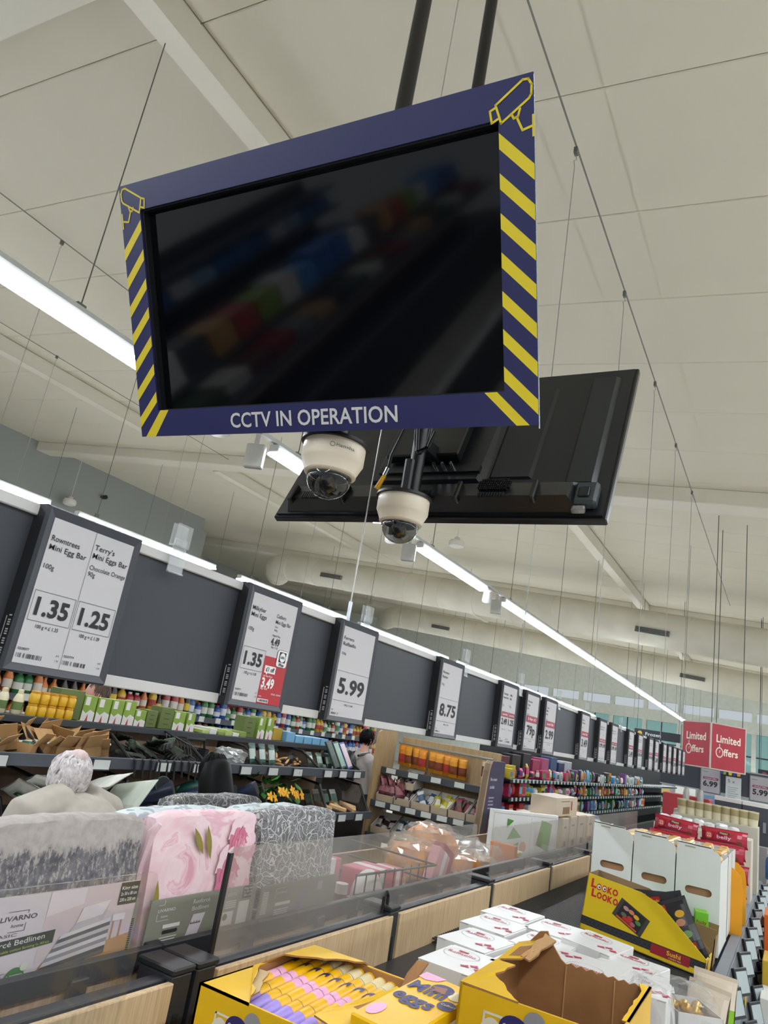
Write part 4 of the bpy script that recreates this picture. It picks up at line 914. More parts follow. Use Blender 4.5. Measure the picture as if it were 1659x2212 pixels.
# red biscuit bags stacked behind
REDB = M('#a0122e', .3); rb = MB()
rbm = pouch_mesh(.30, .11, .12, [REDB, REDB], 12, .2)
k = 0
for y, x, z in ((5.75, -.73, -.44), (5.75, -.43, -.45), (5.98, -.74, -.36), (5.98, -.42, -.37), (5.70, -.70, -.545), (5.70, -.40, -.555), (6.15, -.75, -.45), (6.15, -.44, -.46), (5.95, -.72, -.66), (5.95, -.42, -.67)):
    t = thing('biscuit_bag', ('left front', 'right front', 'upper left', 'upper right', 'lower left', 'lower right', 'left rear', 'right rear', 'bottom left', 'bottom right')[k] + ' bag of the red shiny biscuit bag pile', 'biscuit bag', (x, y, z-.06), rot=(R(-6), R(random.uniform(-3, 3)), R(random.uniform(-4, 4))), group='red biscuit bags'); link('wrapper', rbm, t)
    if k < 6:
        f = Face((0, -.063, .02), (1, 0, 0), (0, 0, 1)); f.oval(-.09, .035, .022, .022, M('#c8474a', .4), 3); f.text('22', -.09, .025, .022, M('#e8c8a0', .4), w=.026, l=4, al='c', bold=.03); f.rect(-.03, .04, .05, .066, M('#4a2b20', .5), 3); f.text('Happy', .005, .053, .012, CRE, w=.05, l=4, al='c', bold=.02); f.text('belly', .005, .022, .022, M('#e6b8c4', .4), w=.09, l=4, al='c', bold=.02)
        f.oval(.10, .012, .018, .008, M('#5a3a1a', .5), 3); f.done(t)
    k += 1
tag(MB().box(-.95, -.30, 5.6, 6.4, SLZ(-.3)-.0, -.74).build('long_carton', WC, None, Z(0, 0, 0)), 'long white carton under the red biscuit bags', 'carton')
# crisp cups and knotted bags, boxes further back
cup = MB().lathe([(.036, 0), (.045, .12), (.047, .122), (.0, .124)], 14); cup.mat(1).lathe([(.0425, .06), (.0445, .11), (.044, .112)], 14); cup = cup.mesh('snack_cup', [M('#cfc6a8', .5), M('#9a8c62', .5)], True)
for k in range(9):
    tag(link('snack_cup', cup, None, Z(-.86+k*.070, 7.35, -.33)), '%s cream snack cup from the left in the row behind the red bags' % ORD[k], 'cup', 'snack cups in a row')
tag(MB().box(-.92, -.26, 7.25, 7.6, SLZ(-.3), -.33).build('shelf_riser', M('#b9b4a6', .6), None, Z(0, 0, 0)), 'pale riser under the row of snack cups', 'riser')
kb = crumple(.09, .09, .07, .3, 9, 12, 8).mesh('knotted_bag', M('#dcdcda', .4), True)
for k in range(7): tag(link('knotted_bag', kb, None, Z(-.92+k*.085, 6.75, -.40+.01*(k % 2)), (0, 0, k)), '%s white knotted bag from the left between red bags and cups' % ORD[k], 'bag', 'white knotted bags')
tag(MB().box(-.98, -.28, 6.6, 6.95, SLZ(-.3), -.40).build('shelf_riser', M('#c9c2b2', .6), None, Z(0, 0, 0)), 'cream riser under the white knotted bags', 'riser')
yc = thing('counter_display', 'orange yellow cardboard display with a curved side at the shelf edge', 'display', (-.36, 5.2, SLZ(-.36)+.004))
MB().prism([(0, 0), (.10, 0), (.10, .25), (.09, .32), (.05, .36), (0, .37)], 'y', 0, .006).build('side', M('#e39a12', .4), yc); MB().prism([(0, 0), (.10, 0), (.10, .25), (.09, .32), (.05, .36), (0, .37)], 'y', .4, .406).build('side', M('#e39a12', .4), yc); MB().box(0, .006, 0, .4, 0, .36).build('back', WC, yc)
for k in range(6):
    tag(link('snack_pouch', pouch_mesh(.14, .22, .05, [M(('#c8281e', '#d8b021', '#3a7a3a')[k % 3], .35), M(('#e6d23a', '#c33', '#ddd')[k % 3] if k % 3 == 0 else '#ddd2b0', .35)], k, .3), None, Z(-.30, 5.28+k*.13, SLZ(-.3)+.06), (R(-5), 0, R(80))), '%s bright snack pouch along the right edge of the display' % ORD[k], 'pouch', 'snack pouches at the shelf edge')
# background boxes on the same table
def plainbox(nm, label, cat, x0, x1, y0, y1, z0, z1, m, group=None, c=.004):
    return tag(MB().cbox(x0-(x0+x1)/2, (x1-x0)/2, -(y1-y0)/2, (y1-y0)/2, 0, z1-z0, c).build(nm, m, None, Z((x0+x1)/2, (y0+y1)/2, z0)), label, cat, group)
rd = thing('large_carton', 'large plain red carton standing left of the far dark boxes', 'carton', (-1.0, 9.0, -1.2))
MB().cbox(-.23, .23, -.2, .2, 0, .985, .004).build('body', M('#a02a33', .5), rd); MB().cbox(-.05, .05, -.203, -.199, .87, .90, .001).build('hand_hole', M('#4a1418', .6), rd)
for k in range(2):
    t = thing('appliance_box', 'dark printed appliance box, %s of the pair near the far price signs' % ('left', 'right')[k], 'box', (-.66+k*.29, 9.9, -.62), 0, 'dark appliance boxes')
    MB().cbox(-.14, .14, -.12, .12, 0, .44, .003).build('body', M('#3d4048', .5), t); MB().box(-.142, .142, -.122, .122, .40, .442).build('lid_band', M('#d7d4cf', .5), t)
    f = Face((0, -.122, 0), (1, 0, 0), (0, 0, 1)); f.rect(-.07, -.035, .14, .28, BLK, 1); f.rect(.0, .035, .14, .28, BLK, 1); f.rect(.07, .10, .14, .25, M('#8a8c90', .4), 1); f.done(t)
plainbox('riser', 'low carton carrying the dark appliance boxes', 'carton', -1.0, -.25, 9.6, 10.2, -1.2, -.62, M('#8e8c88', .6))
for k, x in enumerate((-.93, -.80)): tag(MB().lathe([(.03, 0), (.03, .16), (.022, .2), (.01, .21)], 12).build('spray_can', M('#a8a39c', .3, .5), None, Z(x, 8.2, -.33), smooth=True), '%s slim grey can standing in front of the red carton' % ('left', 'right')[k], 'can', 'slim grey cans')
plainbox('riser', 'grey case under the two slim cans', 'case', -1.02, -.72, 8.05, 8.35, -.80, -.33, M('#8a8780', .6))
# goods stacked on the floor beside the table end
OR = M('#d9641c', .5)
for k in range(4): 
    b = plainbox('orange_crate', 'orange carton beside the shelf edge, %s from the top of its stack' % ORD[3-k], 'carton', -.175, .03, 6.2, 6.6, -1.8+k*.245, -1.8+k*.245+.24, OR, 'stacked orange cartons')
    for j in range(3): MB().cbox(-.012, .012, -.203, -.199, .0, .01, .002).build('slot', M('#a8430c', .6), b, (-.065+j*.065, 0, .13))
bt = MB().lathe([(.04, 0), (.043, .01), (.043, .17), (.03, .21), (.013, .235), (.013, .255)], 12); bt.mat(1).lathe([(.0432, .06), (.0432, .12)], 12); bt.mat(2).lathe([(.015, .245), (.015, .268), (.0, .27)], 10)
btm = bt.mesh('water_bottle', [CLEAR('blue_bottle', '#9fd0e8', .35, .35, '#4ea6d8', .1), M('#2a7bc0', .4), M('#3aa0d8', .4)], True)
n = 0
for i in range(2):
    for j in range(3):
        for k in range(3):
            n += 1; tag(link('water_bottle', btm, None, Z(-.20+i*.095, 8.8+j*.1, -1.4+k*.275)), 'blue water bottle in the far right pile, %s row, %s across, %s layer' % (ORD[j], ORD[i], ORD[k]), 'bottle', 'blue water bottles')
plainbox('pallet_base', 'dark base under the blue water bottles', 'base', -.27, -.05, 8.7, 9.2, -1.8, -1.4, M('#2b3036', .6))
for k, (y, z0, z1, cc, nm) in enumerate(((5.2, -1.8, -1.42, '#7c4a72', 'purple'), (5.22, -1.42, -1.28, '#4fae90', 'mint green'), (5.25, -1.28, -1.13, '#d8d6d0', 'white'), (5.6, -1.8, -1.0, '#c6a02a', 'mustard'), (6.0, -1.8, -1.05, '#a83a56', 'raspberry'))):
    plainbox('storage_box', '%s storage box at the lower right edge beside the price tags' % nm, 'box', -.165, -.02, y, y+.34, z0, z1, M(cc, .5), 'boxes at the right edge')
# goods on the lower tiers behind the price tags
for tier, (z0, hh, xa, xb_) in enumerate(((-1.13, .2, -.45, -.27), (-1.43, .22, -.42, -.23))):
    for k in range(14):
        y = 3.9+k*.32; cc = random.choice(['#c9c6c0', '#3f6a4a', '#8a2a35', '#d0b24a', '#3c4a6a', '#b98a6a', '#a9b6bf', '#5a8a3a'])
        plainbox('shelf_pack', '%s pack along the %s tier under the tagged shelf' % (ORD[k], ('upper', 'lower')[tier]), 'pack', xa, xb_, y, y+.27, z0, z0+hh-random.random()*.06, M(cc, .5), 'packs on the lower tiers')
hp = thing('hanging_card', 'yellow promotion card hanging from the price tags', 'card', (-.222, 4.95, -1.05), rot=(0, 0, R(90)))
MB().cbox(-.05, .05, -.002, .002, -.14, .08, .001).build('card', M('#d8ac22', .5), hp); MB().cbox(-.03, .03, -.004, .004, .08, .13, .003).build('tab', M('#e6d03a', .5), hp)

# ================================================================== CENTRAL DISPLAY, FAR SIDE
FX = -1.40
fd = thing('display_table', 'display table backing onto the near one, holding the bed linen', 'display table', (FX, 0, FLOOR))
def fbox(nm, m, x0, x1, y0, y1, z0, z1, c=.003): return MB().cbox(x0-FX, x1-FX, y0, y1, z0-FLOOR, z1-FLOOR, c).build(nm, m, fd)
OAK2 = WOOD('v2', '#a88a6c', '#c4a688', '#d0b598')
for k, y in enumerate([-.4, .6, 1.6, 2.6, 3.6, 4.6, 5.6, 6.6]):
    fbox('oak_panel', OAK2, FX-.03, FX-.012, y+.03, y+.97, -1.2, -.675, .002)
    fbox('rail_bar', METB, FX-.02, FX+.004, y+.005, y+.995, -.675, -.628)
    for q in (.33, .72): fbox('hook', METB, FX+.0, FX+.016, y+q, y+q+.05, -.70, -.655, .003)
    fbox('post', METB, FX-.04, FX+.0, y-.025, y+.025, FLOOR, -.63)
fbox('shelf', METB, FX-.78, FX-.03, -.4, 7.6, -.83, -.80); fbox('plinth', M('#15161a', .6), FX-.75, FX-.05, -.4, 7.6, FLOOR, -.83)
for x in (FX-.78,): fbox('outer_panel', OAK2, x, x+.018, -.4, 7.6, -1.1, -.72)
# bed linen packs: folded fabric over a printed card
def linen(label, y0, y1, x, zt, key, thick=.075, card=None, zb=-.80, lean=.03):
    t = thing('bed_linen_pack', label, 'bed linen', (x, (y0+y1)/2, zb), R(90), 'bed linen packs'); W = y1-y0; H = zt-zb; w = W/2
    # cushion profile: rounded top, front leaning slightly; local x along the pack, -y to the viewer
    pr_ = [(-.0-lean, .0), (-.004-lean, H*.25), (-.004-lean*.5, H*.6), (-.001, H*.93), (.003, H*.982), (.014, H), (thick*.7, H*1.0), (thick*.95, H*.98), (thick, H*.93), (thick, 0)]
    mb = MB(); N = 12; rr = random.Random(int(y0*100)); vs = []
    for k in range(N+1):
        u = -1+2*k/N; e = abs(u)**6
        for (py, pz) in pr_:
            cy_ = thick/2; vs.append((u*w, cy_+(py-cy_)*(1-.18*e)+rr.uniform(-.002, .002), pz*(1-.03*e)+rr.uniform(-.0025, .0025)*(pz > .1)))
    n_ = len(pr_); fs = []
    for k in range(N):
        for j in range(n_-1): fs.append((k*n_+j, (k+1)*n_+j, (k+1)*n_+j+1, k*n_+j+1))
    fs += [list(range(n_)), list(range(N*n_, (N+1)*n_))[::-1]]
    mb.add(vs, fs); mb.build('fabric', fabric(key), t, smooth=True)
    MB().tube([(-w+.004, .0, H*.95), (-w-.004, .012, H*.9), (-w-.002, .03, H*.7), (-w, .02, H*.3)], [.008, .012, .012, .008], 8).build('fold', fabric(key), t, smooth=True)
    if card: card(t, W, H, lean)
    return t
GC = M('#8b8a7d', .5, var=.03); LCARD = M('#cfc5cb', .45, var=.03); DKG = M('#2d332c', .5)
def card_rose(t, W, H, lean):
    w = W/2; MB().box(-w-.004, w+.004, -lean-.014, -lean-.008, .0, H*.55).build('card', GC, t)
    f = Face((-w-.004, -lean-.014, .13), (1, 0, 0), (0, 0, 1)); f.v = f.v*.70; h = (H*.55-.13)/.70
    f.line([(.03, h-.02), (.05, h-.02), (.05, h-.005)], .0015, WHT); f.line([(.03, h-.05), (.03, h-.075), (.075, h-.075)], .0015, WHT); f.text('LIVARNO', .03, h-.045, .011, WHT, w=.065, bold=.01); f.text('home', .045, h-.065, .009, WHT, w=.025)
    f.text('Renforcé', .165, h-.035, .016, WHT, w=.07); f.text('Bedlinen', .165, h-.06, .016, WHT, w=.07)
    f.rect(.06, .125, h-.105, h-.092, WHT, 1); f.rrect(.062, .12, h-.125, h-.112, .005, DKG, 1)
    for k in range(6): f.rect(.055, .12-.004*(k % 3), h-.14-.009*k, h-.136-.009*k, WHT, 1)
    f.poly([(.155, h-.155), (.205, h-.155), (.225, h-.075), (.175, h-.075)], M('#d6cdd2', .5), 1)
    for k in range(7): f.poly([(.168+.006*k, h-.11), (.171+.006*k, h-.098-.004*(k % 2)), (.174+.006*k, h-.11)], M('#6a5862', .5), 2)
    f.text('GOTS', .335, h-.032, .012, WHT, w=.04, al='c')
    for k in range(4): f.rect(.31, .36, h-.055-.008*k, h-.051-.008*k, WHT, 1)
    f.rect(.305, .355, h-.145, h-.092, WHT, 1); f.oval(.318, h-.112, .011, .014, M('#2f6b4a', .5), 2)
    f.rect(.385, .43, h-.05, h-.0, DKG, 1)
    for k, s in enumerate(('King size', '2x 50 x 80', '230 x 220')): f.text(s, .39, h-.014-.014*k, .009, WHT, w=.04, l=2, bold=.01)
    f.rect(.375, .425, h-.15, h-.06, WHT, 1); f.done(t)
def card_bed(t, W, H, lean):
    w = W/2; hc = H*.68; MB().box(-w-.02, w-.03, -lean-.022, -lean-.016, .0, hc).build('card', LCARD, t)
    f = Face((-w-.02, -lean-.022, .125), (1, 0, 0), (0, 0, 1)); f.v = f.v*.68; h = (hc-.125)/.68; L = 2*w-.01
    f.poly([(.16, 0), (L, 0), (L, .10), (.19, .06)], M('#b98d62', .5), 1); f.poly([(.17, .06), (L, .10), (L, h), (.17, h)], M('#cdbcc0', .5), 0); f.poly([(.17, .20), (.27, .225), (.27, h), (.17, h)], M('#d8ccd2', .5), 1)
    f.poly([(.225, .10), (.335, .13), (.352, .215), (.28, .20)], M('#b9b3ba', .5), 3)                  # pillows
    f.poly([(.26, .165), (.335, .18), (.352, .225), (.272, .212)], M('#d9cfd3', .5), 4)
    for k in range(9):                          # striped duvet
        a = k/9; b_ = (k+1)/9
        f.poly([(.225-.05*b_*0+(.0-.05)*b_+.05*0, .135-.115*b_), (.225-.05*a, .135-.115*a), (.365-.0*a, .165-.115*a), (.365, .165-.115*b_)][::-1], M(('#d5ced3', '#55565c', '#b9b5bb', '#6b6c72', '#cfc8cd', '#8a8990', '#c4bec4', '#44454b', '#5c5d63')[k], .6), 5)
    f.rect(.37, .41, .15, .172, M('#dfd6da', .5), 4); f.rect(.375, .379, .09, .15, M('#b08a66', .5), 4); f.rect(.40, .404, .09, .15, M('#b08a66', .5), 4)
    f.rect(L-.062, L, h-.075, h, DKG, 3)
    for k, s in enumerate(('King size', '2x 50 x 80 cm', '230 x 220 cm')): f.text(s, L-.058, h-.024-.02*k, .011, WHT, w=.052, l=4, bold=.02)
    f.text('LIVARNO', .055, .205, .014, M('#3f3b42', .5), w=.09, bold=.01); f.text('home', .085, .185, .01, M('#3f3b42', .5), w=.03); f.line([(.12, .224), (.12, .232), (.07, .232)], .0015, M('#3f3b42', .5)); f.line([(.08, .172), (.12, .172), (.12, .195)], .0015, M('#3f3b42', .5))
    f.text('BASIC', .045, .158, .009, M('#5a565c', .5), w=.06); f.poly([(.0, .10), (.205, .118), (.205, .158), (.0, .145)], DKG, 3); f.text('Renforcé Bedlinen', .015, .125, .016, WHT, w=.165, l=4, a=R(4)); f.text('support sustainable cotton farming in Africa', .015, .108, .008, M('#a7c24a', .5), w=.18, l=4, a=R(4))
    for k in range(5): f.rect(.03, .10-.006*(k % 2), .05-.009*k, .053-.009*k, M('#8a868c', .5), 1)
    f.oval(.125, .03, .026, .034, M('#3f7a3a', .5), 2); f.oval(.145, .062, .01, .012, M('#cfd6c2', .5), 3); f.text('A BETTER', .125, .034, .009, WHT, w=.042, l=3, al='c', bold=.02); f.text('TOMORROW', .125, .02, .009, WHT, w=.045, l=3, al='c', bold=.02)
    f.done(t); MB().box(w-.03, w-.006, -lean-.014, -lean-.006, .0, hc-.05).build('side_card', GC, t); h = hc; g = Face((w-.03, -lean-.014, 0), (1, 0, 0), (0, 0, 1)); 
    for k in range(16): g.rect(.004, .018, h-.17+k*.005, h-.1675+k*.005, BLK, 1, 'barcode')
    g.done(t)
def card_grey(t, W, H, lean):
    w = W/2; hc = H*.52; MB().box(-w, w, -lean-.014, -lean-.008, .0, hc).build('card', GC, t)
    f = Face((-w, -lean-.014, .13), (1, 0, 0), (0, 0, 1)); f.v = f.v*.7; h = (hc-.13)/.7
    for k in range(16): f.rect(.01, .04, h-.12+k*.006, h-.117+k*.006, WHT, 1, 'barcode')
    f.text('LIVARNO', .085, h-.045, .011, WHT, w=.06); f.line([(.08, h-.06), (.08, h-.02), (.13, h-.02)], .0015, WHT); f.rrect(.085, .17, h-.095, h-.082, .004, WHT, 1)
    for k in range(6): f.rect(.085, .165-.006*(k % 2), h-.115-.009*k, h-.111-.009*k, WHT, 1)
    f.poly([(.20, h-.155), (.245, h-.155), (.27, h-.05), (.225, h-.05)], M('#8d88a0', .5), 1); f.rect(.33, .36, h-.06, h-.02, M('#a7a4b0', .5), 1); f.done(t)
linen('grey streaked bed linen pack at the left with a bed photo card', 1.12, 1.568, -1.515, -.34, 'streak', card=card_bed)
linen('pink rose patterned bed linen pack in the middle', 1.612, 2.058, -1.515, -.34, 'rose', card=card_rose)
linen('dark grey paisley bed linen pack right of the pink one', 2.10, 2.56, -1.52, -.34, 'paisley', card=card_grey)
linen('pale blue and white bed linen pack behind the pink one', 1.60, 2.08, -1.625, -.352, 'sky', .085)
linen('pale blue and white bed linen pack behind the dark grey paisley one', 2.10, 2.54, -1.625, -.350, 'sky', .085)
linen('grey paisley bed linen pack at the very back', 1.92, 2.38, -1.74, -.338, 'paisley', .10)
tag(MB().box(-.012, .012, -.09, .0, 0, .40).build('spacer_card', M('#3b1f26', .7), None, Z(-1.56, 1.59, -.80)), 'dark maroon gap card between the grey and pink packs', 'card')
# rose petals and leaves printed as raised fabric prints are part of the pink pack
tp = [o for o in bpy.data.objects if o.get('label', '').startswith('pink rose')][0]
f = Face((0, -.022, 0), (1, 0, 0), (0, .04, .465)); OLV = M('#8d8136', .7); HP = .465
f.o = Vector((-.215, -.050, 0)); f.v = Vector((0, .042, .42)).normalized(); f.n = f.u.cross(f.v).normalized()*4
rr = random.Random(11)
for k, (px, pz, a, l_) in enumerate(((.13, .425, -55, .09), (.185, .43, -72, .10), (.012, .30, -85, .12))):
    f.poly([(px+l_*t_*math.cos(R(a))+w_*math.sin(math.pi*t_)*math.sin(R(a)), pz+l_*t_*math.sin(R(a))-w_*math.sin(math.pi*t_)*math.cos(R(a))) for t_, w_ in [(q/6, .011) for q in range(7)] + [(1-q/6, -.011) for q in range(1, 6)]], OLV, 1)
for b0, sc_ in (((.36, .375), .8), ((.335, .28), 1.0)):           # petals from the outside in
    for k in range(26):
        q = 1-k/26; an = k*137.5; rd_ = .075*q*sc_; px, pz = b0[0]+rd_*math.cos(R(an)), b0[1]+rd_*math.sin(R(an))*1.15; pr2 = .034*q*sc_+.008
        if not (pr2 < px < .446-pr2 and .20+pr2 < pz < .448-pr2*.8): continue
        pts = []
        for j in range(14):
            u = 2*math.pi*j/14; e = pr2*(1+.18*math.sin(3*u+k)+.1*math.sin(5*u+2*k)); x_, y_ = e*1.1*math.cos(u), e*.62*math.sin(u); ca, sa = math.cos(R(an+90)), math.sin(R(an+90)); pts.append((px+x_*ca-y_*sa, pz+x_*sa+y_*ca))
        f.poly(pts, M(('#e3a3b3', '#f0d3d8', '#d98ba0', '#efc9d1', '#cf7690')[k % 5], .85), 1+k*.12)
f.done(tp)
# goods behind the grey screens: gift boxes, egg, bottle, orange bags
PKB = M('#c4546a', .5); DPK = M('#9c3e50', .5)
def gift(label, x, y, z, sx, sy, sz, m, rot=(0, 0, 0), band=True):
    t = thing('gift_box', label, 'box', (x, y, z), rot=rot, group='pink gift boxes'); MB().cbox(-sx/2, sx/2, -sy/2, sy/2, 0, sz, .004).build('carton', m, t)
    if band: MB().cbox(-sx/2-.001, sx/2+.001, -sy*.05, sy*.22, -.001, sz+.001, .002).build('white_band', WHT, t)
gift('pink and white gift box standing behind the screen at the left', -1.72, 2.78, -.80, .16, .16, .235, PKB)
gift('pink gift box right behind the first one', -1.60, 3.02, -.80, .14, .2, .2, M('#cf5f72', .5))
gift('dark pink gift box leaning against the orange bags', -1.55, 3.62, -.80, .06, .16, .27, DPK, (R(-24), 0, 0), False)
gift('pale pink gift box leaning in front of the dark pink one', -1.51, 3.48, -.80, .05, .15, .27, M('#d79aa6', .5), (R(-24), 0, 0), True)
gift('flat pink gift box lying along the rail', -1.50, 3.2, -.80, .12, .30, .075, M('#cf6f82', .5), (0, 0, 0), False)
gift('small pink gift box with a white band beside the leaning ones', -1.66, 3.32, -.80, .12, .16, .16, M('#c95d70', .5))
t = thing('egg_gift', 'white and brown chocolate egg behind the grey screen', 'chocolate egg', (-1.54, 2.93, -.80), rot=(0, 0, 0))
MB().ell((0, 0, .105), (.06, .085, .105), 20, 12).build('egg', M('#e8e4e0', .3), t, smooth=True); MB().ell((.03, .02, .06), (.045, .06, .055), 16, 10).build('half_egg', M('#5a3428', .35), t, smooth=True)
t = thing('bottle', 'small brown bottle with a white cap at the left of the gift boxes', 'bottle', (-1.53, 2.70, -.80))
MB().lathe([(.04, 0), (.056, .02), (.058, .06), (.045, .10), (.024, .12), (.022, .15)], 18).build('body', M('#7c3a36', .25), t, smooth=True); MB().lathe([(.026, .145), (.026, .18), (.0, .182)], 14).build('cap', M('#ddd2ce', .5), t); MB().lathe([(.0585, .03), (.0588, .06)], 18).build('label', M('#8f4a46', .4), t)
obm = crumple(.24, .26, .2, .2, 31, 22, 12).mesh('bag', [M('#d98a2a', .3)], True)
for k, (x, y, z, a, cc) in enumerate(((-1.72, 3.72, -.76, 10, 0), (-1.75, 4.0, -.70, 50, 0), (-1.6, 4.02, -.80, 80, 0), (-1.66, 4.24, -.76, 20, 1), (-1.62, 4.42, -.80, 60, 1))):
    t = thing('sweet_bag', ('orange wrapped bag left of the pile behind the screen', 'orange wrapped bag at the top of the pile', 'orange wrapped bag low in the pile at the front', 'clear bag on the right of the orange pile', 'clear bag at the right end of the pile')[k], 'bag', (x, y, z), R(a), 'bags piled behind the screen')
    link('bag', obm if not cc else crumple(.2, .22, .16, .25, 40+k).mesh('bag', [M('#b9a184', .4)], True), t); crumple(.27, .28, .22, .3, 50+k).build('film', FILM, t)
# wire basket edge behind the screen
wb = thing('wire_basket', 'black wire basket dividing the goods behind the grey screen', 'basket', (-1.45, 2.66, -.80))
for z in (.08, .16, .23): MB().tube([(0, 0, z), (0, .75, z-.02), (-.5, .8, z-.02)], .005, 6).build('rail_wire', BLKP, wb)
for k in range(9): MB().tube([(0, .08*k, 0), (0, .08*k, .23)], .003, 5).build('upright_wire', BLKP, wb)
# goods further along the far side
cdm = thing('framed_print', 'white framed print with green shapes standing on the far table', 'framed print', (-1.72, 4.86, -.80), R(62))
MB().cbox(0, .62, 0, .03, .0, .38, .004).build('frame', M('#dcdcd8', .5), cdm)
f = Face((0, 0, 0), (1, 0, 0), (0, 0, 1)); f.line([(.02, .02), (.60, .02), (.60, .36), (.02, .36)], .004, M('#b9b9b6', .5), 1, True); G1 = M('#6aa04a', .5)
f.poly([(.15, .20), (.28, .22), (.20, .28)], G1, 1); f.poly([(.14, .14), (.24, .12), (.26, .19)], G1, 1); f.poly([(.14, .27), (.2, .32), (.14, .33)], M('#4f8a3a', .5), 1); f.oval(.30, .16, .03, .035, M('#d39a78', .5), 1); f.poly([(.42, .18), (.54, .14), (.56, .32), (.46, .34)], G1, 1); f.rect(.36, .365, .03, .35, M('#c5c5c2', .5), 1); f.done(cdm)
BEI = M('#cbb9a2', .5); k = 0
for x, y, z, sx, sy, sz in ((-1.72, 5.75, -.80, .2, .17, .34), (-1.62, 5.98, -.80, .2, .17, .33), (-1.62, 6.22, -.80, .2, .2, .34), (-1.62, 6.50, -.80, .2, .26, .34), (-1.62, 6.82, -.80, .2, .26, .33), (-1.64, 6.05, -.46, .2, .62, .135)):
    t = thing('beige_box', ('left end of the beige printed boxes on the far table', 'second beige printed box on the far table', 'third beige printed box on the far table', 'fourth beige printed box on the far table', 'right end of the beige printed boxes on the far table', 'beige printed box lying on top of the others')[k], 'box', (x, y, z), 0, 'beige printed boxes')
    MB().cbox(-sx/2, sx/2, -sy/2, sy/2, 0, sz, .003).build('carton', BEI, t); f = Face((sx/2, -sy/2, 0), (0, 1, 0), (0, 0, 1)); f.rect(sy*.3, sy*.62, sz*.12, sz*.5, M('#8a6a4a', .5), 1); f.rect(sy*.2, sy*.6, sz*.78, sz*.82, M('#7a6a5a', .5), 1); f.rect(sy*.68, sy*.74, sz*.3, sz*.8, M('#a8443a' if k == 5 else '#8b7d6c', .5), 1); f.done(t); k += 1
for k in range(8): 
    cc = random.choice(['#3a7ab0', '#4f9a4a', '#c9c6c0', '#2f5a9a', '#d8862a']); tag(link('toy_bag', pouch_mesh(.22, .2, .1, [M(cc, .35), M('#d9d6cf', .35)], k, .3), None, Z(-1.7-.02*(k % 3), 7.1+k*.13, -.72-.03*(k % 2)), (R(-20), R(5), R(70))), '%s bright bag in the heap beyond the beige boxes' % ORD[k], 'bag', 'bright bags on the far table')
for k, (y, cc, nm) in enumerate(((4.60, '#d97a2a', 'orange'), (4.66, '#d8c81e', 'yellow'), (4.72, '#dedede', 'white'), (4.70, '#5ab0c4', 'turquoise'))): plainbox('flat_box', '%s flat box between the two grey screens' % nm, 'box', -1.62+.02*k, -1.46, y, y+.05, -.80, -.62+.04*(k == 0)-.04*(k == 3), M(cc, .5), 'flat boxes between the screens')

# ================================================================== GARDEN GONDOLA (far side of the next aisle)
GX = -4.2
gg = thing('garden_gondola', 'low black gondola with oak back and slanted glass dividers full of garden goods', 'shelving', (GX, 0, FLOOR))
def gbox(nm, m, x0, x1, y0, y1, z0, z1, c=.004): return MB().cbox(x0-GX, x1-GX, y0, y1, z0-FLOOR, z1-FLOOR, c).build(nm, m, gg)
OAK3 = WOOD('v3', '#b08d70', '#caa98c', '#d6b89c')
Y0, Y1 = -9.0, 7.5
for k in range(16):
    y = Y0+k*1.03; gbox('oak_panel', OAK3, GX-.62, GX-.60, y, y+1.02, FLOOR, -.36, .002)
gbox('top_shelf', METB, GX-.85, GX-.42, Y0, Y1, -.395, -.365); gbox('top_edge', M('#3a3d42', .45), GX-.42, GX-.405, Y0, Y1, -.405, -.355)
gbox('middle_shelf', METB, GX-.60, GX, Y0, Y1, -.60, -.575); gbox('price_channel', M('#4b5058', .45), GX-.0, GX+.018, Y0, Y1, -.625, -.545)
gbox('lower_shelf', METB, GX-.60, GX+.16, Y0, Y1, -1.0, -.975); gbox('price_channel', M('#4b5058', .45), GX+.16, GX+.178, Y0, Y1, -1.02, -.945); gbox('plinth', BLKP, GX-.6, GX+.05, Y0, Y1, FLOOR, -1.0)
DIVG = CLEAR('divider_glass', '#d6d3cf', .12, .14, '#8a8580')
for k, y in enumerate((2.05, 3.3, 4.05, 4.87, 5.65, 6.62, 7.45)):
    d = MB()
    for (xa, za), (xb_, zb_) in (((GX-.6, -.40), (GX-.28, -.42)), ((GX-.28, -.42), (GX-.02, -.56)), ((GX-.6, -.56), (GX-.6, -.40))): d.tube([(xa-GX, y, za-FLOOR), (xb_-GX, y, zb_-FLOOR)], .012, 6)
    fr_ = d.build('divider_frame', BLKP, gg); MB().prism([(-.6, -.56-FLOOR), (-.02, -.56-FLOOR), (-.28, -.42-FLOOR), (-.6, -.40-FLOOR)], 'y', y-.003, y+.003).build('glass', DIVG, fr_)
    d = MB()
    for (xa, za), (xb_, zb_) in (((GX-.5, -.66), (GX+.0, -.70)), ((GX+.0, -.70), (GX+.15, -.95))): d.tube([(xa-GX, y, za-FLOOR), (xb_-GX, y, zb_-FLOOR)], .012, 6)
    fr_ = d.build('divider_frame', BLKP, gg); MB().prism([(-.5, -.97-FLOOR), (.14, -.97-FLOOR), (0, -.70-FLOOR), (-.5, -.66-FLOOR)], 'y', y-.003, y+.003).build('glass', DIVG, fr_)
tgm = MB().cbox(-.08, .08, -.006, .006, -.06, .02, .003).mesh('shelf_tag', M('#2a2c30', .5)); tgs = MB().box(-.07, .07, -.008, -.005, -.05, .012).mesh('tag_card', M('#c9ccca', .5))
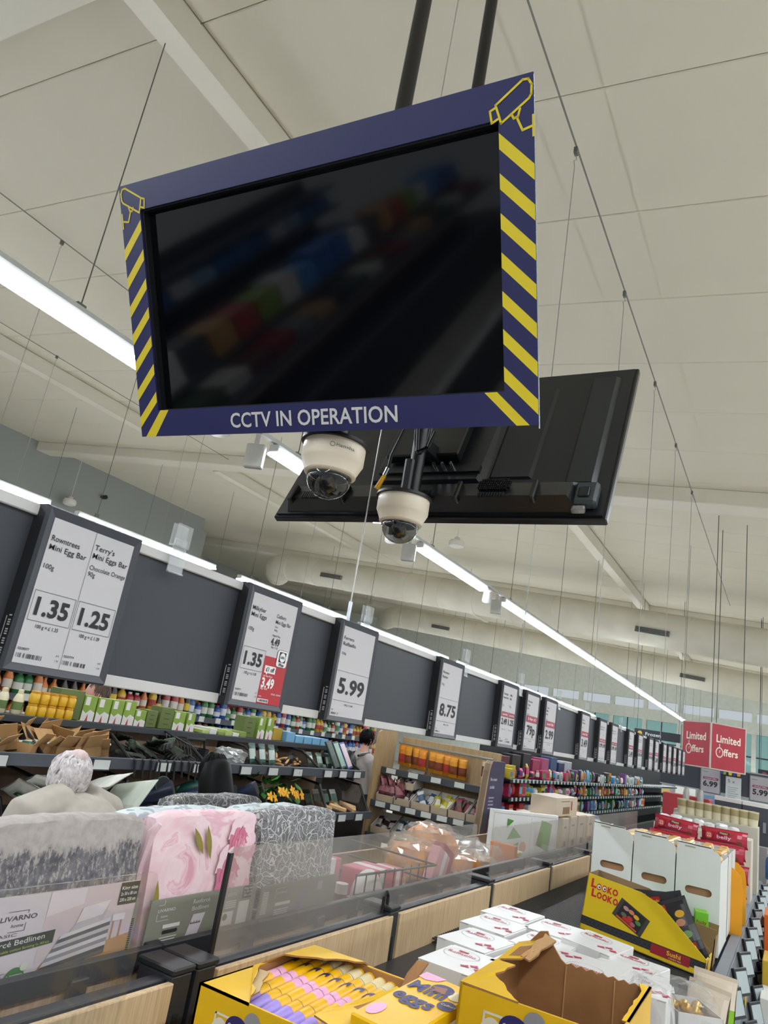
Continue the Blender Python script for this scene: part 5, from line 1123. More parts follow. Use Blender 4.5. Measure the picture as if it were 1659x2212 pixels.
for z, x, yy in ((-.575, GX+.026, (2.95, 3.45, 3.75, 4.35, 4.75, 5.35, 5.75, 6.15, 6.7, 7.0, 7.3)), (-.975, GX+.186, (6.55, 6.85, 7.2, 5.9))):
    for y in yy: tgo = link('shelf_tag', tgm, gg, (x-GX, y, z-FLOOR), (0, 0, R(90))); link('tag_card', tgs, tgo)
# wire baskets (curved side racks)
for k, (y, z) in enumerate(((2.92, -.575), (4.72, -.575), (3.15, -.975))):
    t = thing('wire_rack', ('black curved wire rack at the left end of the kraft boxes', 'black curved wire rack beside the black gloves', 'black curved wire rack beside the compost bags')[k], 'rack', (GX-.1, y, z), 0, 'curved wire racks')
    for i in range(7): MB().tube([(-.3+i*.045, 0, .20-.01*i), (-.28+i*.045, .02, .14-.012*i), (-.26+i*.045, .03, .0)], .004, 5).build('wire', BLKP, t)
    MB().tube([(-.32, 0, .21), (.0, 0, .14), (.04, .02, .02)], .007, 6).build('rim', BLKP, t)
# kraft boxes with green tools
KR = M('#b08a5c', .8, var=.1); TEAL = M('#1f5a48', .4); n = 0
def kraftbox(label, x, y, z, rot, s=1):
    t = thing('kraft_box', label, 'box', (x, y, z), rot=rot, group='torn kraft boxes of garden tools')
    w_, d_, h_ = .15*s, .18*s, .07*s; b = MB()
    for q in ((-w_/2, -w_/2+.004, -d_/2, d_/2), (w_/2-.004, w_/2, -d_/2, d_/2), (-w_/2, w_/2, -d_/2, -d_/2+.004), (-w_/2, w_/2, d_/2-.004, d_/2)): b.box(*q, 0, h_)
    b.box(-w_/2, w_/2, -d_/2, d_/2, 0, .004); b.build('tray', KR, t)
    MB().box(0, .004, -d_/2, d_/2, 0, .10*s).build('flap', KR, t, (w_/2, 0, h_), (0, R(35), 0)); MB().box(-.004, 0, -d_/2, d_/2, 0, .12*s).build('flap', KR, t, (-w_/2, 0, h_), (0, R(-50), 0))
    MB().cbox(-.045*s, .045*s, -.06*s, .06*s, .02, h_+.012, .012).build('tool_head', TEAL, t); MB().tube([(-.03*s, -.08*s, h_), (.03*s, .10*s, h_+.02)], .009*s, 6).build('tool_band', M('#c9ccc8', .5), t)
for k in range(16):
    kraftbox('kraft box of green garden tools on the middle shelf, %s from the left' % ORD[k], GX-.14-.24*(k % 2)-.05*random.random(), 2.98+k*.062+.02*random.random(), -.572+.04*(k % 2), (R(random.uniform(-14, 14)), R(random.uniform(-14, 10)), R(random.uniform(-50, 50))))
# black gloves heap
gvm = MB()
gvm.cbox(-.05, .05, -.09, .02, 0, .022, .008)
for i in range(4): gvm.tube([(-.038+i*.025, .015, .011), (-.040+i*.027, .06, .014), (-.042+i*.028, .09+.012*(i in (1, 2)), .006)], [.012, .011, .007], 6)
gvm.tube([(.045, -.04, .011), (.075, -.01, .014), (.085, .02, .01)], [.013, .011, .008], 6); gvm.mat(1).cbox(-.046, .046, -.12, -.085, .0, .024, .006)
gvme = gvm.mesh('garden_glove', [M('#20251f', .7), M('#3a4a34', .7)], True)
for k in range(24):
    x = GX-.10-.36*random.random(); z = -.565+.16*math.exp(-((k/24-.42)**2)*12)*random.random()+.0
    tag(link('garden_glove', gvme, None, Z(x, 4.12+k*.028, z), (R(random.uniform(-30, 20)), R(random.uniform(-20, 25)), R(random.uniform(-160, -20)))), '%s black garden glove from the left in the heap on the middle shelf' % ORD[k], 'glove', 'black garden gloves')
for k in range(9): tag(MB().tube([(0, 0, .02), (.03, .0, .01), (.04, .01, -.10-.02*(k % 3))], [.009, .01, .008], 6).build('glove_strap', BLKP, None, Z(GX+.0, 4.05+k*.082, -.565), smooth=True), '%s black strap hanging over the middle shelf edge' % ORD[k], 'strap', 'black straps over the shelf edge')
# green grass seed cartons on the top shelf
OLV2 = M('#5d6b34', .55); LIM = M('#7f9a3c', .5)
def seedbox(label, x, y, w_, h_, dark=False, z=-.363):
    t = thing('seed_box', label, 'box', (x, y, z), R(90), 'green seed boxes on the garden gondola')
    MB().cbox(-w_/2, w_/2, -.0, .13, 0, h_, .003).build('carton', OLV2 if dark else LIM, t)
    f = Face((-w_/2, 0, 0), (1, 0, 0), (0, 0, 1))
    if not dark:
        f.poly([(0, 0), (w_, 0), (w_, h_*.35), (w_*.6, h_*.45), (w_*.3, h_*.3), (0, h_*.42)], M('#d6d2cc', .5), 1); f.rect(w_*.1, w_*.45, h_*.62, h_*.95, M('#d9d6d0', .5), 1); f.poly([(w_*.35, .0), (w_*.55, .0), (w_*.48, h_*.3)], M('#a8343a', .5), 2)
    else:
        for q in range(3): f.rect(w_*.3, w_*.7, h_*(.2+.25*q), h_*(.24+.25*q), M('#38421f', .6), 1)
    f.done(t)
xs_ = GX-.56; k = 0
for y, w_, h_, dk in ((3.84, .22, .215, True), (4.02, .12, .19, False), (4.16, .13, .185, False), (4.30, .12, .185, False), (4.43, .12, .19, False), (4.56, .12, .13, False), (4.69, .12, .14, True), (4.86, .16, .18, True), (5.02, .14, .16, False), (5.17, .10, .16, False), (6.02, .18, .2, True), (6.22, .11, .21, False), (6.36, .11, .22, False)):
    seedbox('%s green seed box from the left along the top of the garden gondola' % ORD[k], xs_, y, w_, h_, dk); k += 1
# sauces and jars left of the green boxes
sbm = MB().lathe([(.03, 0), (.036, .01), (.036, .10), (.022, .135), (.016, .14)], 12); sbm.mat(1).lathe([(.0365, .03), (.0365, .085)], 12); sbm.mat(2).lathe([(.018, .14), (.018, .165), (.0, .167)], 10); sbm = sbm.mesh('sauce_bottle', [M('#cfc6a4', .4), M('#5c7440', .5), M('#c9c2a0', .5)], True)
for k in range(8): tag(link('sauce_bottle', sbm, None, Z(GX-.55-.08*(k % 2), 3.02+k*.062, -.363)), '%s cream dressing bottle from the left above the kraft boxes' % ORD[k], 'bottle', 'cream dressing bottles')
jrm = MB().lathe([(.034, 0), (.037, .01), (.037, .06), (.03, .07)], 12); jrm.mat(1).lathe([(.033, .07), (.033, .085), (.0, .086)], 12); jrm = jrm.mesh('mustard_jar', [M('#d1a21c', .35), M('#c98d0e', .4)], True)
for k in range(10): tag(link('mustard_jar', jrm, None, Z(GX-.53-.0*(k % 2), 3.50+(k % 5)*.078, -.363+.088*(k//5))), '%s mustard yellow jar %s beside the dressing bottles' % (ORD[k % 5], ('on the shelf', 'stacked on top')[k//5]), 'jar', 'mustard jars')
for k in range(6): plainbox('flat_carton', '%s flat pale green carton on the top shelf right of the seed boxes' % ORD[k], 'carton', GX-.75, GX-.5, 5.28+k*.11, 5.37+k*.11, -.363, -.33+.02*(k % 2), M(('#a9b86a', '#d6d4ca', '#7d9448')[k % 3], .5), 'flat cartons on the top shelf')
for k in range(5): plainbox('blue_crate', '%s light blue crate at the right end of the top shelf' % ORD[k], 'crate', GX-.72, GX-.5, 6.6+k*.17, 6.75+k*.17, -.363, -.29+.03*(k == 0), M('#6fa3c2', .5), 'light blue crates')
plainbox('yellow_crate', 'mustard crate behind the right seed boxes', 'crate', GX-.8, GX-.55, 6.42, 6.58, -.363, -.24, M('#a88a2a', .5))
# more middle shelf goods: planters, packs, tools
for k in range(6): tag(link('tool_pack', pouch_mesh(.10, .2, .04, [M('#234a3c', .4), M('#a9b8b2', .35)], k, .3), None, Z(GX-.12-.05*(k % 2), 5.62+k*.075, -.572), (R(-18), 0, R(95))), '%s dark green tool pack standing in the row near the second divider' % ORD[k], 'tool pack', 'dark green tool packs')
t = thing('plastic_basket', 'black plastic basket with a handle on the middle shelf', 'basket', (GX-.3, 5.0, -.572)); MB().lathe([(.10, 0), (.13, .10), (.135, .10), (.12, .02), (.0, .015)], 14).build('body', BLKP, t); MB().tube([(0, -.13, .1), (0, -.11, .17), (0, .11, .17), (0, .13, .1)], .012, 6).build('handle', M('#1c2a22', .5), t, smooth=True)
t = thing('clear_bag', 'crumpled clear bag right of the black basket', 'bag', (GX-.18, 5.35, -.572)); crumple(.24, .26, .14, .3, 77).build('film', CLEAR('bag_film', '#ffffff', .35, .35, '#d8dcdc', .1), t)
for k in range(14):
    t = thing('hand_tool', '%s wooden handled hand tool in the pile left of the last divider' % ORD[k], 'hand tool', (GX-.12-.3*random.random(), 6.12+k*.036, -.555+.05*random.random()), rot=(R(random.uniform(-25, 25)), R(random.uniform(-25, 25)), R(random.uniform(0, 180))), group='wooden handled hand tools')
    MB().tube([(0, 0, 0), (0, .05, .004), (0, .10, 0)], [.010, .013, .010], 8).build('handle', M('#c69a6a', .5), t, smooth=True); MB().tube([(0, .10, 0), (0, .14, .004)], .005, 6).build('shank', CHROME, t); MB().prism([(-.025, .14), (.025, .14), (.022, .2), (0, .23), (-.022, .2)], 'z', 0, .003).build('blade', M('#39453f', .35, .4), t)
for k in range(7): tag(link('tool_pack', pouch_mesh(.12, .16, .04, [M(('#1f3a30', '#2e4e44', '#46584e')[k % 3], .4), M('#8fa39a', .35)], k+9, .3), None, Z(GX-.2-.06*(k % 2), 6.72+k*.09, -.572), (R(-25), 0, R(95))), '%s green pack in the last bay of the middle shelf' % ORD[k], 'tool pack', 'green packs in the last bay')
# slanted sign boards at the right end
for k in range(3):
    t = thing('info_board', ('leftmost slim dark board leaning at the end of the gondola', 'green plant board leaning at the end of the gondola', 'blue edged board leaning at the end of the gondola')[k], 'board', (GX-.12+.0, 7.1+k*.14, -.55), rot=(R(10), R(-30), 0)); MB().cbox(-.01, .01, -.06, .06, 0, .30, .003).build('board', M(('#22302a', '#2c4a3c', '#3a5a8a')[k], .5), t); MB().box(.0105, .0125, -.05, .05, .02, .28).build('print', M(('#34443c', '#8aa596', '#c9b4b8')[k], .5), t)
# lower shelf: boots, compost, flowers
BTC = ('#16203a', '#1c4a40', '#16203a', '#1c4a40', '#143830', '#173c34')
for k in range(7):
    t = thing('rubber_boot', '%s rubber boot from the left in the dark lower shelf heap' % ORD[k], 'boot', (GX+.0-.12*(k % 2), 4.15+k*.17, -.86+.06*(k % 2)), rot=(R(random.uniform(-10, 10)), R(random.uniform(60, 85)), R(random.uniform(-60, 60))), group='rubber boots')
    m_ = M(BTC[k % 6], .35); MB().tube([(.02, 0, .03), (-.01, 0, .10), (-.012, 0, .22), (-.01, 0, .30)], [.045, .05, .058, .066], 14).build('shaft', m_, t, smooth=True); MB().tube([(-.04, 0, .04), (.04, 0, .045), (.12, 0, .04), (.16, 0, .035)], [.042, .046, .044, .02], 12).build('foot', m_, t, smooth=True); MB().box(-.07, .17, -.04, .04, -.01, .008).build('sole', M('#7c1f26' if k == 0 else '#0e1512', .6), t); MB().lathe([(.060, .296), (.06, .302)], 14, (-.01, 0, 0)).build('opening', M('#050608', .8), t)
for k, (y, cc) in enumerate(((3.2, '#c9c9c2'), (3.34, '#d6d6d0'), (3.5, '#c2c4bc'), (3.72, '#d2d2ca'), (3.86, '#b8beb0'))):
    t = thing('compost_bag', '%s white compost bag from the left on the lower shelf' % ORD[k], 'bag', (GX+.02-.1*(k % 2), y, -.82+.04*(k % 2)), rot=(R(70), R(20-15*k), R(60+12*k)), group='white compost bags'); link('bag', pouch_mesh(.28, .38, .07, [M(cc, .4), M(cc, .4)], k), t)
    f = Face((0, -.037, .1), (1, 0, 0), (0, 0, 1)); f.rect(-.09, .09, .08, .16, M('#1f5a34', .5), 3); f.rect(-.07, .02, .12, .135, WHT, 4); f.rect(-.07, .0, .10, .112, M('#b9c33a', .5), 4); f.done(t)
lf = MB()
for k in range(46):
    a = random.uniform(0, 6.28); c_ = Vector((random.uniform(-.16, .14), random.uniform(-.36, .3), random.uniform(.12, .36))); u = Vector((math.cos(a), math.sin(a), .4)).normalized()*.07; v = u.cross(Vector((0, 0, 1))).normalized()*.03
    lf.add([c_-u, c_+v, c_+u+Vector((0, 0, .01)), c_-v, c_-u*.9-Vector((0, 0, .004)), c_-v*.9-Vector((0, 0, .004)), c_+u*.95, c_+v*.9-Vector((0, 0, .004))], [(0, 1, 2, 3), (4, 5, 6, 7)])
t = thing('artificial_plant', 'leafy green plants with yellow flowers on the lower shelf', 'plant', (GX+.0, 5.85, -.975)); o = lf.build('foliage', M('#2c6a22', .5, var=.3, scale=18), t); o['kind'] = 'stuff'
MB().lathe([(.08, 0), (.12, .18), (.0, .18)], 12).build('pot', BLKP, t)
for k in range(9):
    c_ = (.17+.03*random.random(), -.30+k*.065, .18+.07*random.random()); fl = MB()
    for q in range(5):
        a = R(72*q+20*k); fl.prism([(0, 0), (.030*math.cos(a-.5), .030*math.sin(a-.5)), (.048*math.cos(a), .048*math.sin(a)), (.030*math.cos(a+.5), .030*math.sin(a+.5))], 'x', 0, .004+.001*q)
    fl.build('flower', M('#e0a012', .5), t, c_, (0, R(-25), R(random.uniform(-20, 20))))
for k in range(6): t = thing('wooden_brush', '%s wooden brush in the last bay of the lower shelf' % ORD[k], 'brush', (GX+.05-.1*(k % 2), 6.72+k*.12, -.95), rot=(0, R(10), R(random.uniform(-50, 50))), group='wooden brushes'); MB().cbox(-.10, .10, -.025, .025, 0, .05, .012).build('block', M('#c9a274', .6), t); MB().box(-.09, .09, -.02, .02, -.02, .0).build('bristles', M('#3a342c', .9), t)
for k in range(4): tag(link('tool_pack', pouch_mesh(.14, .2, .05, [M(('#1f3a30', '#cfd6d2')[k % 2], .4), M('#5a7a6a', .35)], k+19, .3), None, Z(GX-.15, 6.75+k*.17, -.972), (R(-25), 0, R(95))), '%s pack behind the wooden brushes' % ORD[k], 'tool pack', 'packs behind the brushes')

# ================================================================== GROCERY GONDOLA BEHIND
BX = -7.0
bgd = thing('grocery_gondola', 'tall dark grocery shelving behind the garden gondola', 'shelving', (BX, 0, FLOOR))
MB().box(-.6, -.58, -9, 13, 0, 2.0).build('back_panel', M('#22262a', .6), bgd)
for z in (-.34, -.66, -1.0, -.02): MB().box(-.58, 0, -9, 13, z-.03-FLOOR, z-FLOOR).build('shelf', METB, bgd); MB().box(0, .02, -9, 13, z-.06-FLOOR, z+.01-FLOOR).build('price_channel', M('#434850', .45), bgd)
tm2 = MB().box(0, .012, -.05, .05, -.05, .02).mesh('shelf_tag', M('#c6c9c6', .5))
for z in (-.34, -.66):
    for k in range(24): link('shelf_tag', tm2, bgd, (.02, 4.7+k*.34, z-FLOOR))
def bottle_mesh(c1_, c2_, c3_, s=1, shape=0):
    b = MB(); pr_ = ([(.03, 0), (.036, .008), (.036, .12), (.014, .17), (.013, .2)] if shape == 0 else [(.035, 0), (.04, .01), (.04, .13), (.025, .16), (.02, .165)])
    b.lathe([(r_*s, z*s) for r_, z in pr_], 12); b.mat(1).lathe([(.0365*s if shape == 0 else .0405*s, .04*s), (.0365*s if shape == 0 else .0405*s, .10*s)], 12); zt = .2 if shape == 0 else .165; b.mat(2).lathe([(.018*s, zt*s), (.018*s, (zt+.025)*s), (.0, (zt+.026)*s)], 10)
    return b.mesh('bottle', [M(c1_, .3), M(c2_, .5), M(c3_, .4)], True)
kinds = [('orange drink', bottle_mesh('#b8641e', '#c9c3b4', '#3a2a20', 1.4)), ('pink label', bottle_mesh('#b87a2a', '#c08a98', '#2c2622', 1.4)), ('dark', bottle_mesh('#2a1a12', '#d0b23a', '#1c1c1c', 1.4)), ('green', bottle_mesh('#2a6436', '#c9c8c0', '#235a30', 1.4, 1)), ('blue', bottle_mesh('#244a8c', '#c4cad2', '#8a2c2c', 1.4, 1)), ('yellow', bottle_mesh('#b8962a', '#9c3a2e', '#a8882a', 1.4, 1)), ('red', bottle_mesh('#962a2e', '#c9c5bc', '#bdbdb6', 1.4, 1)), ('white', bottle_mesh('#b9bab6', '#4a7a4a', '#8a3434', 1.4, 1))]
plan = [(4.6, 5.3, (0, 1, 0, 3)), (5.3, 5.9, (2, 0)), (6.0, 7.6, (2, 5, 0, 6, 2)), (7.6, 8.7, (7, 3, 6, 4)), (8.7, 10.2, (4, 6, 4, 5, 3)), (10.2, 12.8, (3, 4, 6, 5, 5, 7))]
cnt = {}
for z in (-.34, -.66):
    for a, b, ks in plan:
        y = a
        while y < b:
            q = random.choice(ks); nm, me = kinds[q]; i = cnt.get((nm, z), 0); cnt[(nm, z)] = i+1
            bo = link('bottle', me, None, Z(BX-.06-.03*random.random(), y, z+.001)); bo.scale = (1, 1, (1.0, .72, 1.12, .85)[(q+int(y*1.7)) % 4]); tag(bo, '%s %s bottle from the left on the %s grocery shelf behind' % (ORD[i % 59], nm, ('upper', 'lower')[z < -.5]), 'bottle', 'bottles on the grocery shelving'); y += .122+.012*random.random()
for k in range(10):
    cc = random.choice(['#2a6a3a', '#2a52a0', '#b8342a', '#d8b22a', '#6fa8cf', '#3f8a4a']); plainbox('display_case', '%s coloured tray case from the left behind the bottles of the upper shelf' % ORD[k], 'case', BX-.5, BX-.2, 7.4+k*.55, 7.88+k*.55, -.34, -.16+.05*random.random(), M(cc, .5), 'tray cases behind the bottles')
# goods that only show as reflections in the monitor: shelving beside and behind the photographer
for k in range(26):
    cc = ['#2a62b0', '#2a62b0', '#3a86c8', '#c9c6c0', '#7a9a2a', '#a8322e', '#b58a4a', '#3a3a40', '#d2d2d0'][k % 9]
    plainbox('shelf_case', '%s carton along the top of the garden gondola left of the picture' % ORD[k], 'carton', GX-.8, GX-.45, -8.8+k*.42, -8.8+k*.42+.36, -.363, -.05-.12*random.random(), M(cc, .5), 'cartons left of the picture')
for k in range(26):
    cc = ['#8a2a2c', '#5a3a2a', '#c2bfb8', '#3f5a3a', '#2b2f3a', '#b08a5c', '#7a7c80'][k % 7]
    plainbox('shelf_case', '%s carton on the middle garden shelf left of the picture' % ORD[k], 'carton', GX-.5, GX-.1, -8.8+k*.42, -8.8+k*.42+.37, -.572, -.44-.06*random.random(), M(cc, .5), 'cartons on the middle shelf left of the picture')
for k in range(24):
    cc = ['#2f74c0', '#2f74c0', '#9ac4e6', '#d9dbe0', '#2a62b0'][k % 5]
    plainbox('shelf_case', '%s blue toned case on the grocery shelving left of the picture' % ORD[k], 'case', BX-.5, BX-.05, -8.8+k*.5, -8.8+k*.5+.44, -.34, -.10-.06*random.random(), M(cc, .5), 'blue cases left of the picture')

# ================================================================== SNACK END DISPLAY
SY = 7.72
sg = thing('snack_display', 'oak end display of bagged snacks with a rounded side panel', 'display', (-3.5, SY, FLOOR))
def sbox(nm, m, x0, x1, y0, y1, z0, z1, c=.004): return MB().cbox(x0+3.5, x1+3.5, y0-SY, y1-SY, z0-FLOOR, z1-FLOOR, c).build(nm, m, sg)
OAK4 = WOOD('v4', '#8a6f4c', '#a58860', '#b49a72')
sbox('back_panel', OAK4, -4.1, -2.85, SY+.42, SY+.44, FLOOR, -.12)
for nm, x, m in (('side_panel', -4.22, OAK4),):
    pts = [(-.02, 0), (.44, 0), (.44, 1.72), (.05, 1.72), (.0, 1.69), (-.02, 1.62)]
    MB().prism(pts, 'x', x+3.5, x+3.5+.03).build(nm, m, sg)
MB().prism([(-.30, 0), (.44, 0), (.44, 1.60), (.02, 1.60), (-.03, 1.57), (-.06, 1.50)], 'x', -2.86+3.5, -2.80+3.5).build('end_panel', M('#4a4662', .5), sg)
MB().prism([(-.30, 0), (-.28, 0), (-.04, 1.50), (-.01, 1.555), (.02, 1.585), (.02, 1.60), (-.03, 1.57), (-.06, 1.50)], 'x', -2.865+3.5, -2.795+3.5).build('end_edge', M('#b79a72', .5), sg)
f = Face((-2.80+3.5, -.02, 0), (0, 1, 0), (0, 0, 1)); f.text('Be a smart', .04, 1.40, .03, WHT, w=.2, bold=.02); f.text('cookie', .04, 1.32, .035, WHT, w=.14, bold=.02)
for k in range(4): f.rect(.04, .2-.02*(k % 2), 1.22-.035*k, 1.235-.035*k, M('#a9a6b8', .5), 1)
f.oval(.2, .9, .16, .22, M('#5a3a3a', .6), 1)
for k in range(9): f.oval(.2+.1*math.cos(k*2.4), .9+.15*math.sin(k*2.4), .016, .018, M('#b9a6a0', .6), 2)
f.done(sg)
for z, d in ((-.50, .26), (-.62-.24, .40), (-1.2, .42)):
    sbox('shelf', M('#33352f', .5), -4.19, -2.86, SY+.42-d, SY+.42, z-.025, z); sbox('price_channel', M('#3a3d40', .5), -4.19, -2.86, SY+.405-d, SY+.42-d, z-.06, z+.015)
st_ = MB().box(-.06, .06, -.012, 0, -.045, .01).mesh('shelf_tag', M('#c2c4be', .5))
for z, d, n_ in ((-.50, .26, 4), (-.86, .40, 6)):
    for k in range(n_): link('shelf_tag', st_, sg, (-4.05+3.5+k*1.15/n_, .40-d, z-FLOOR))
sbox('hang_rail', M('#8d8f8c', .4, .5), -4.12, -2.92, SY+.36, SY+.38, -.205, -.185)
MB().box(0, .002, 0, .002, 0, .002).build('screw', BLKP, sg, (0, .41, 1.4))
obp = pouch_mesh(.105, .23, .06, [M('#d08a14', .4), M('#7a3a1e', .45)], 2, .16); obp2 = pouch_mesh(.105, .23, .06, [M('#cf7f12', .4), M('#a8342a', .45)], 3, .16)
for k in range(9): tag(link('snack_bag', obp if k % 3 else obp2, None, Z(-4.02+k*.092+(.03 if k > 3 else 0), SY+.32-.03*(k % 2), -.435-.004*k), (R(4), 0, R(random.uniform(-12, 12)))), '%s orange snack bag from the left hanging on the oak display' % ORD[k], 'snack bag', 'orange snack bags')
tag(link('snack_bag', pouch_mesh(.10, .24, .05, [M('#b9a48c', .4), M('#5a2a22', .45)], 6, .3), None, Z(-2.98, SY+.33, -.46)), 'single narrow clear snack bag at the right of the display', 'snack bag')
# white crates with packs
def crate(label, x, y, z, w_, cols, rows=2):
    t = thing('snack_crate', label, 'crate', (x, y, z), rot=(R(8), 0, 0), group='open white snack crates'); d_, h_ = .28, .13
    MB().prism([(0, 0), (d_, 0), (d_, h_+.05), (0, h_*.6)], 'x', 0, .006).build('side', M('#c4beb2', .5), t); MB().prism([(0, 0), (d_, 0), (d_, h_+.05), (0, h_*.6)], 'x', w_-.006, w_).build('side', M('#c4beb2', .5), t)
    MB().box(0, w_, 0, .006, 0, h_*.6).build('front', M('#b9a58c', .5), t); MB().box(0, w_, d_-.006, d_, 0, h_+.05).build('back', M('#c4beb2', .5), t); MB().box(0, w_, 0, d_, 0, .006).build('base', M('#c4beb2', .5), t)
    rr = random.Random(int(x*100))
    for k in range(7):
        p = link('snack_pack', pouch_mesh(.07, .16, .03, [M(cols[k % len(cols)], .4), M(cols[(k+1) % len(cols)], .4)], k, .3), t, (.04+(w_-.08)*k/6, .08+.05*(k % 3), .03+.01*(k % 2)), (R(rr.uniform(-60, -30)), R(rr.uniform(-20, 20)), R(rr.uniform(-30, 30))))
cols = [['#5a2a30', '#8a5a5a'], ['#3a2228', '#b9b0ac'], ['#3a5068', '#c4c8c8'], ['#b9ae2a', '#d6d2b8'], ['#5a4a3a', '#8a3a4a'], ['#6a3038', '#9a8a80']]
for k, (x, w_) in enumerate(((-4.15, .22), (-3.92, .2), (-3.70, .23), (-3.46, .2), (-3.25, .2), (-3.04, .17))): crate('%s white snack crate from the left on the middle display shelf' % ORD[k], x, SY+.06, -.855, w_, cols[k])
crate('white crate stacked above the second snack crate', -3.93, SY+.12, -.68, .2, cols[1])
for k, (x, w_) in enumerate(((-4.15, .25), (-3.88, .25), (-3.6, .25), (-3.32, .25))): crate('%s white snack crate from the left on the bottom display shelf' % ORD[k], x, SY+.04, -1.195, w_, cols[(k+1) % 6])
for k in range(8): tag(link('snack_bag', pouch_mesh(.14, .16, .08, [M('#5c2c34', .4), M('#8a5458', .4)], k+30, .3), None, Z(-4.1+.08*(k % 4), SY+.10+.06*(k//4), -.80+.07*(k//4)), (R(-20), 0, R(20*k))), '%s dark red snack bag heaped at the left of the middle shelf' % ORD[k], 'snack bag', 'dark red snack bags')

# ================================================================== TOY AND HOUSEHOLD SHELVING ALONG THE AISLE
TX = -2.78
tg_ = thing('aisle_shelving', 'long black shelving with rows of bright toys and household goods', 'shelving', (TX, 8.3, FLOOR))
MB().box(-.4, -.38, 0, 14, 0, 1.9).build('back_panel', M('#1c1f24', .6), tg_)
TZ = (-.375, -.575, -.80, -1.1)
for z in TZ: MB().box(-.38, 0, 0, 14, z-.02-FLOOR, z-FLOOR).build('shelf', BLKP, tg_); MB().box(0, .012, 0, 14, z-.035-FLOOR, z-FLOOR).build('price_channel', BLKP, tg_)
tm3 = MB().cbox(0, .012, -.022, .022, -.032, .008, .003).mesh('shelf_tag', M('#b8cbc8', .5))
for z in TZ[:3]:
    for k in range(58): link('shelf_tag', tm3, tg_, (.012, .1+k*.145*(1+k*.006), z-FLOOR))
pal = ['#a82a50', '#d04a80', '#2a4a8a', '#c9b83a', '#b0302c', '#3a8ab8', '#cfcfca', '#2b2b33', '#d88a2a', '#3f8a4a', '#7ab4d0', '#6a3a7a', '#e0dcd2']
pmesh = {}
for zi, z in enumerate(TZ[:3]):
    y = 8.36; i = 0
    while y < 20 and i < 59:
        w_ = random.uniform(.10, .19); h_ = random.uniform(.09, .165 if zi else .19); cc = random.choice(pal[:5] if y < 9.3 else (['#a82a50', '#d04a80', '#c43a6a', '#cfcfca', '#c9b83a'] if y < 11.3 and zi < 3 else pal[5:])); c2_ = random.choice(pal)
        key = (cc, c2_, round(h_, 2))
        if key not in pmesh:
            if random.random() < .5: pmesh[key] = pouch_mesh(.12, h_, .06, [M(cc, .4), M(c2_, .4)], len(pmesh), .3, 'packet')
            else:
                b = MB().cbox(-.06, .06, -.05, .05, 0, h_, .003); b.mat(1).box(-.05, .05, -.0515, -.05, h_*.2, h_*.7); pmesh[key] = b.mesh('packet', [M(cc, .4), M(c2_, .4)])
        o = tag(link('shelf_packet', pmesh[key], None, Z(TX-.09-.04*random.random(), y, z+.001), (R(random.uniform(-6, 3)), 0, R(90+random.uniform(-8, 8)))), '%s packet from the left on the %s shelf of the long aisle shelving' % (ORD[i], ('top', 'middle', 'lower')[zi]), 'packet', 'packets on the long aisle shelving'); i += 1
        y += (.135+.02*random.random())*(1+max(0, y-12)*.06)
for k in range(8): plainbox('tall_pack', '%s tall pack standing at the back of the top aisle shelf' % ORD[k], 'pack', TX-.36, TX-.2, 8.5+k*.42, 8.82+k*.42, -.374, -.14+.03*(k % 3), M(('#5a1a26', '#2a2226', '#201c20', '#a03058', '#b04a78', '#34507a', '#20305a', '#c0c4c8')[k], .5), 'tall packs on the aisle shelving')

# ================================================================== FAR SIGNS
lo = thing('offer_sign', 'red square hanging sign box reading Limited Offers', 'sign', (-1.0, 11.72, .128), R(45)); hs = .29; HS = .62
MB().box(-hs+.012, hs-.012, -hs+.012, hs-.012, .0, HS).build('core', M('#8d8a84', .5), lo)
REDS = M('#a52a38', .5, var=.03)
def offer(f):
    f.text('Limited', .29, .37, .10, M('#e6dccb', .5), w=.40, bold=.02, l=1, al='c'); f.text('ffers', .33, .20, .09, M('#e6dccb', .5), w=.24, bold=.02, l=1, al='c')
    f.line([(.145+.055*math.cos(R(a)), .235+.062*math.sin(R(a))) for a in range(0, 360, 20)], .016, M('#e6dccb', .5), 1, True); f.line([(.145, .235), (.155, .265)], .008, M('#e6dccb', .5), 1); f.line([(.145, .30), (.145, .345)], .012, M('#e6dccb', .5), 1)
for nm, o_, u in (('front', (-hs, -hs, 0), (1, 0, 0)), ('right', (hs, -hs, 0), (0, 1, 0)), ('left', (-hs, hs, 0), (0, -1, 0)), ('rear', (hs, hs, 0), (-1, 0, 0))):
    u = Vector(u); n_ = u.cross(Vector((0, 0, 1))); T = Matrix.Translation(Vector(o_)+n_*.0) @ Matrix((u, -n_, (0, 0, 1))).transposed().to_4x4()
    MB().cbox(.012, 2*hs-.012, -.004, .01, .015, HS-.012, .002, T=T).build('red_panel', REDS, lo); MB().box(-.006, .012, -.006, .012, 0, HS, T=T).box(0, 2*hs, -.004, .012, 0, .015, T=T).box(0, 2*hs, -.004, .012, HS-.012, HS, T=T).build('edge_strip', M('#b9b2a6', .4), lo)
    f = Face(Vector(o_)+n_*.004, u, (0, 0, 1)); offer(f); f.done(lo)
for x, y in ((hs-.03, hs-.03), (-hs+.03, -hs+.03), (hs-.03, -hs+.03)): MB().tube([(x, y, HS), (x, y, zc(-1)-.13)], .006, 6).build('hanger_rod', M('#5a5b58', .5), lo)
cr_ = thing('cross_price_rail', 'dark price rail across the far aisle carrying wide price signs', 'rail', (-1.9, 13.2, -.18), 0)
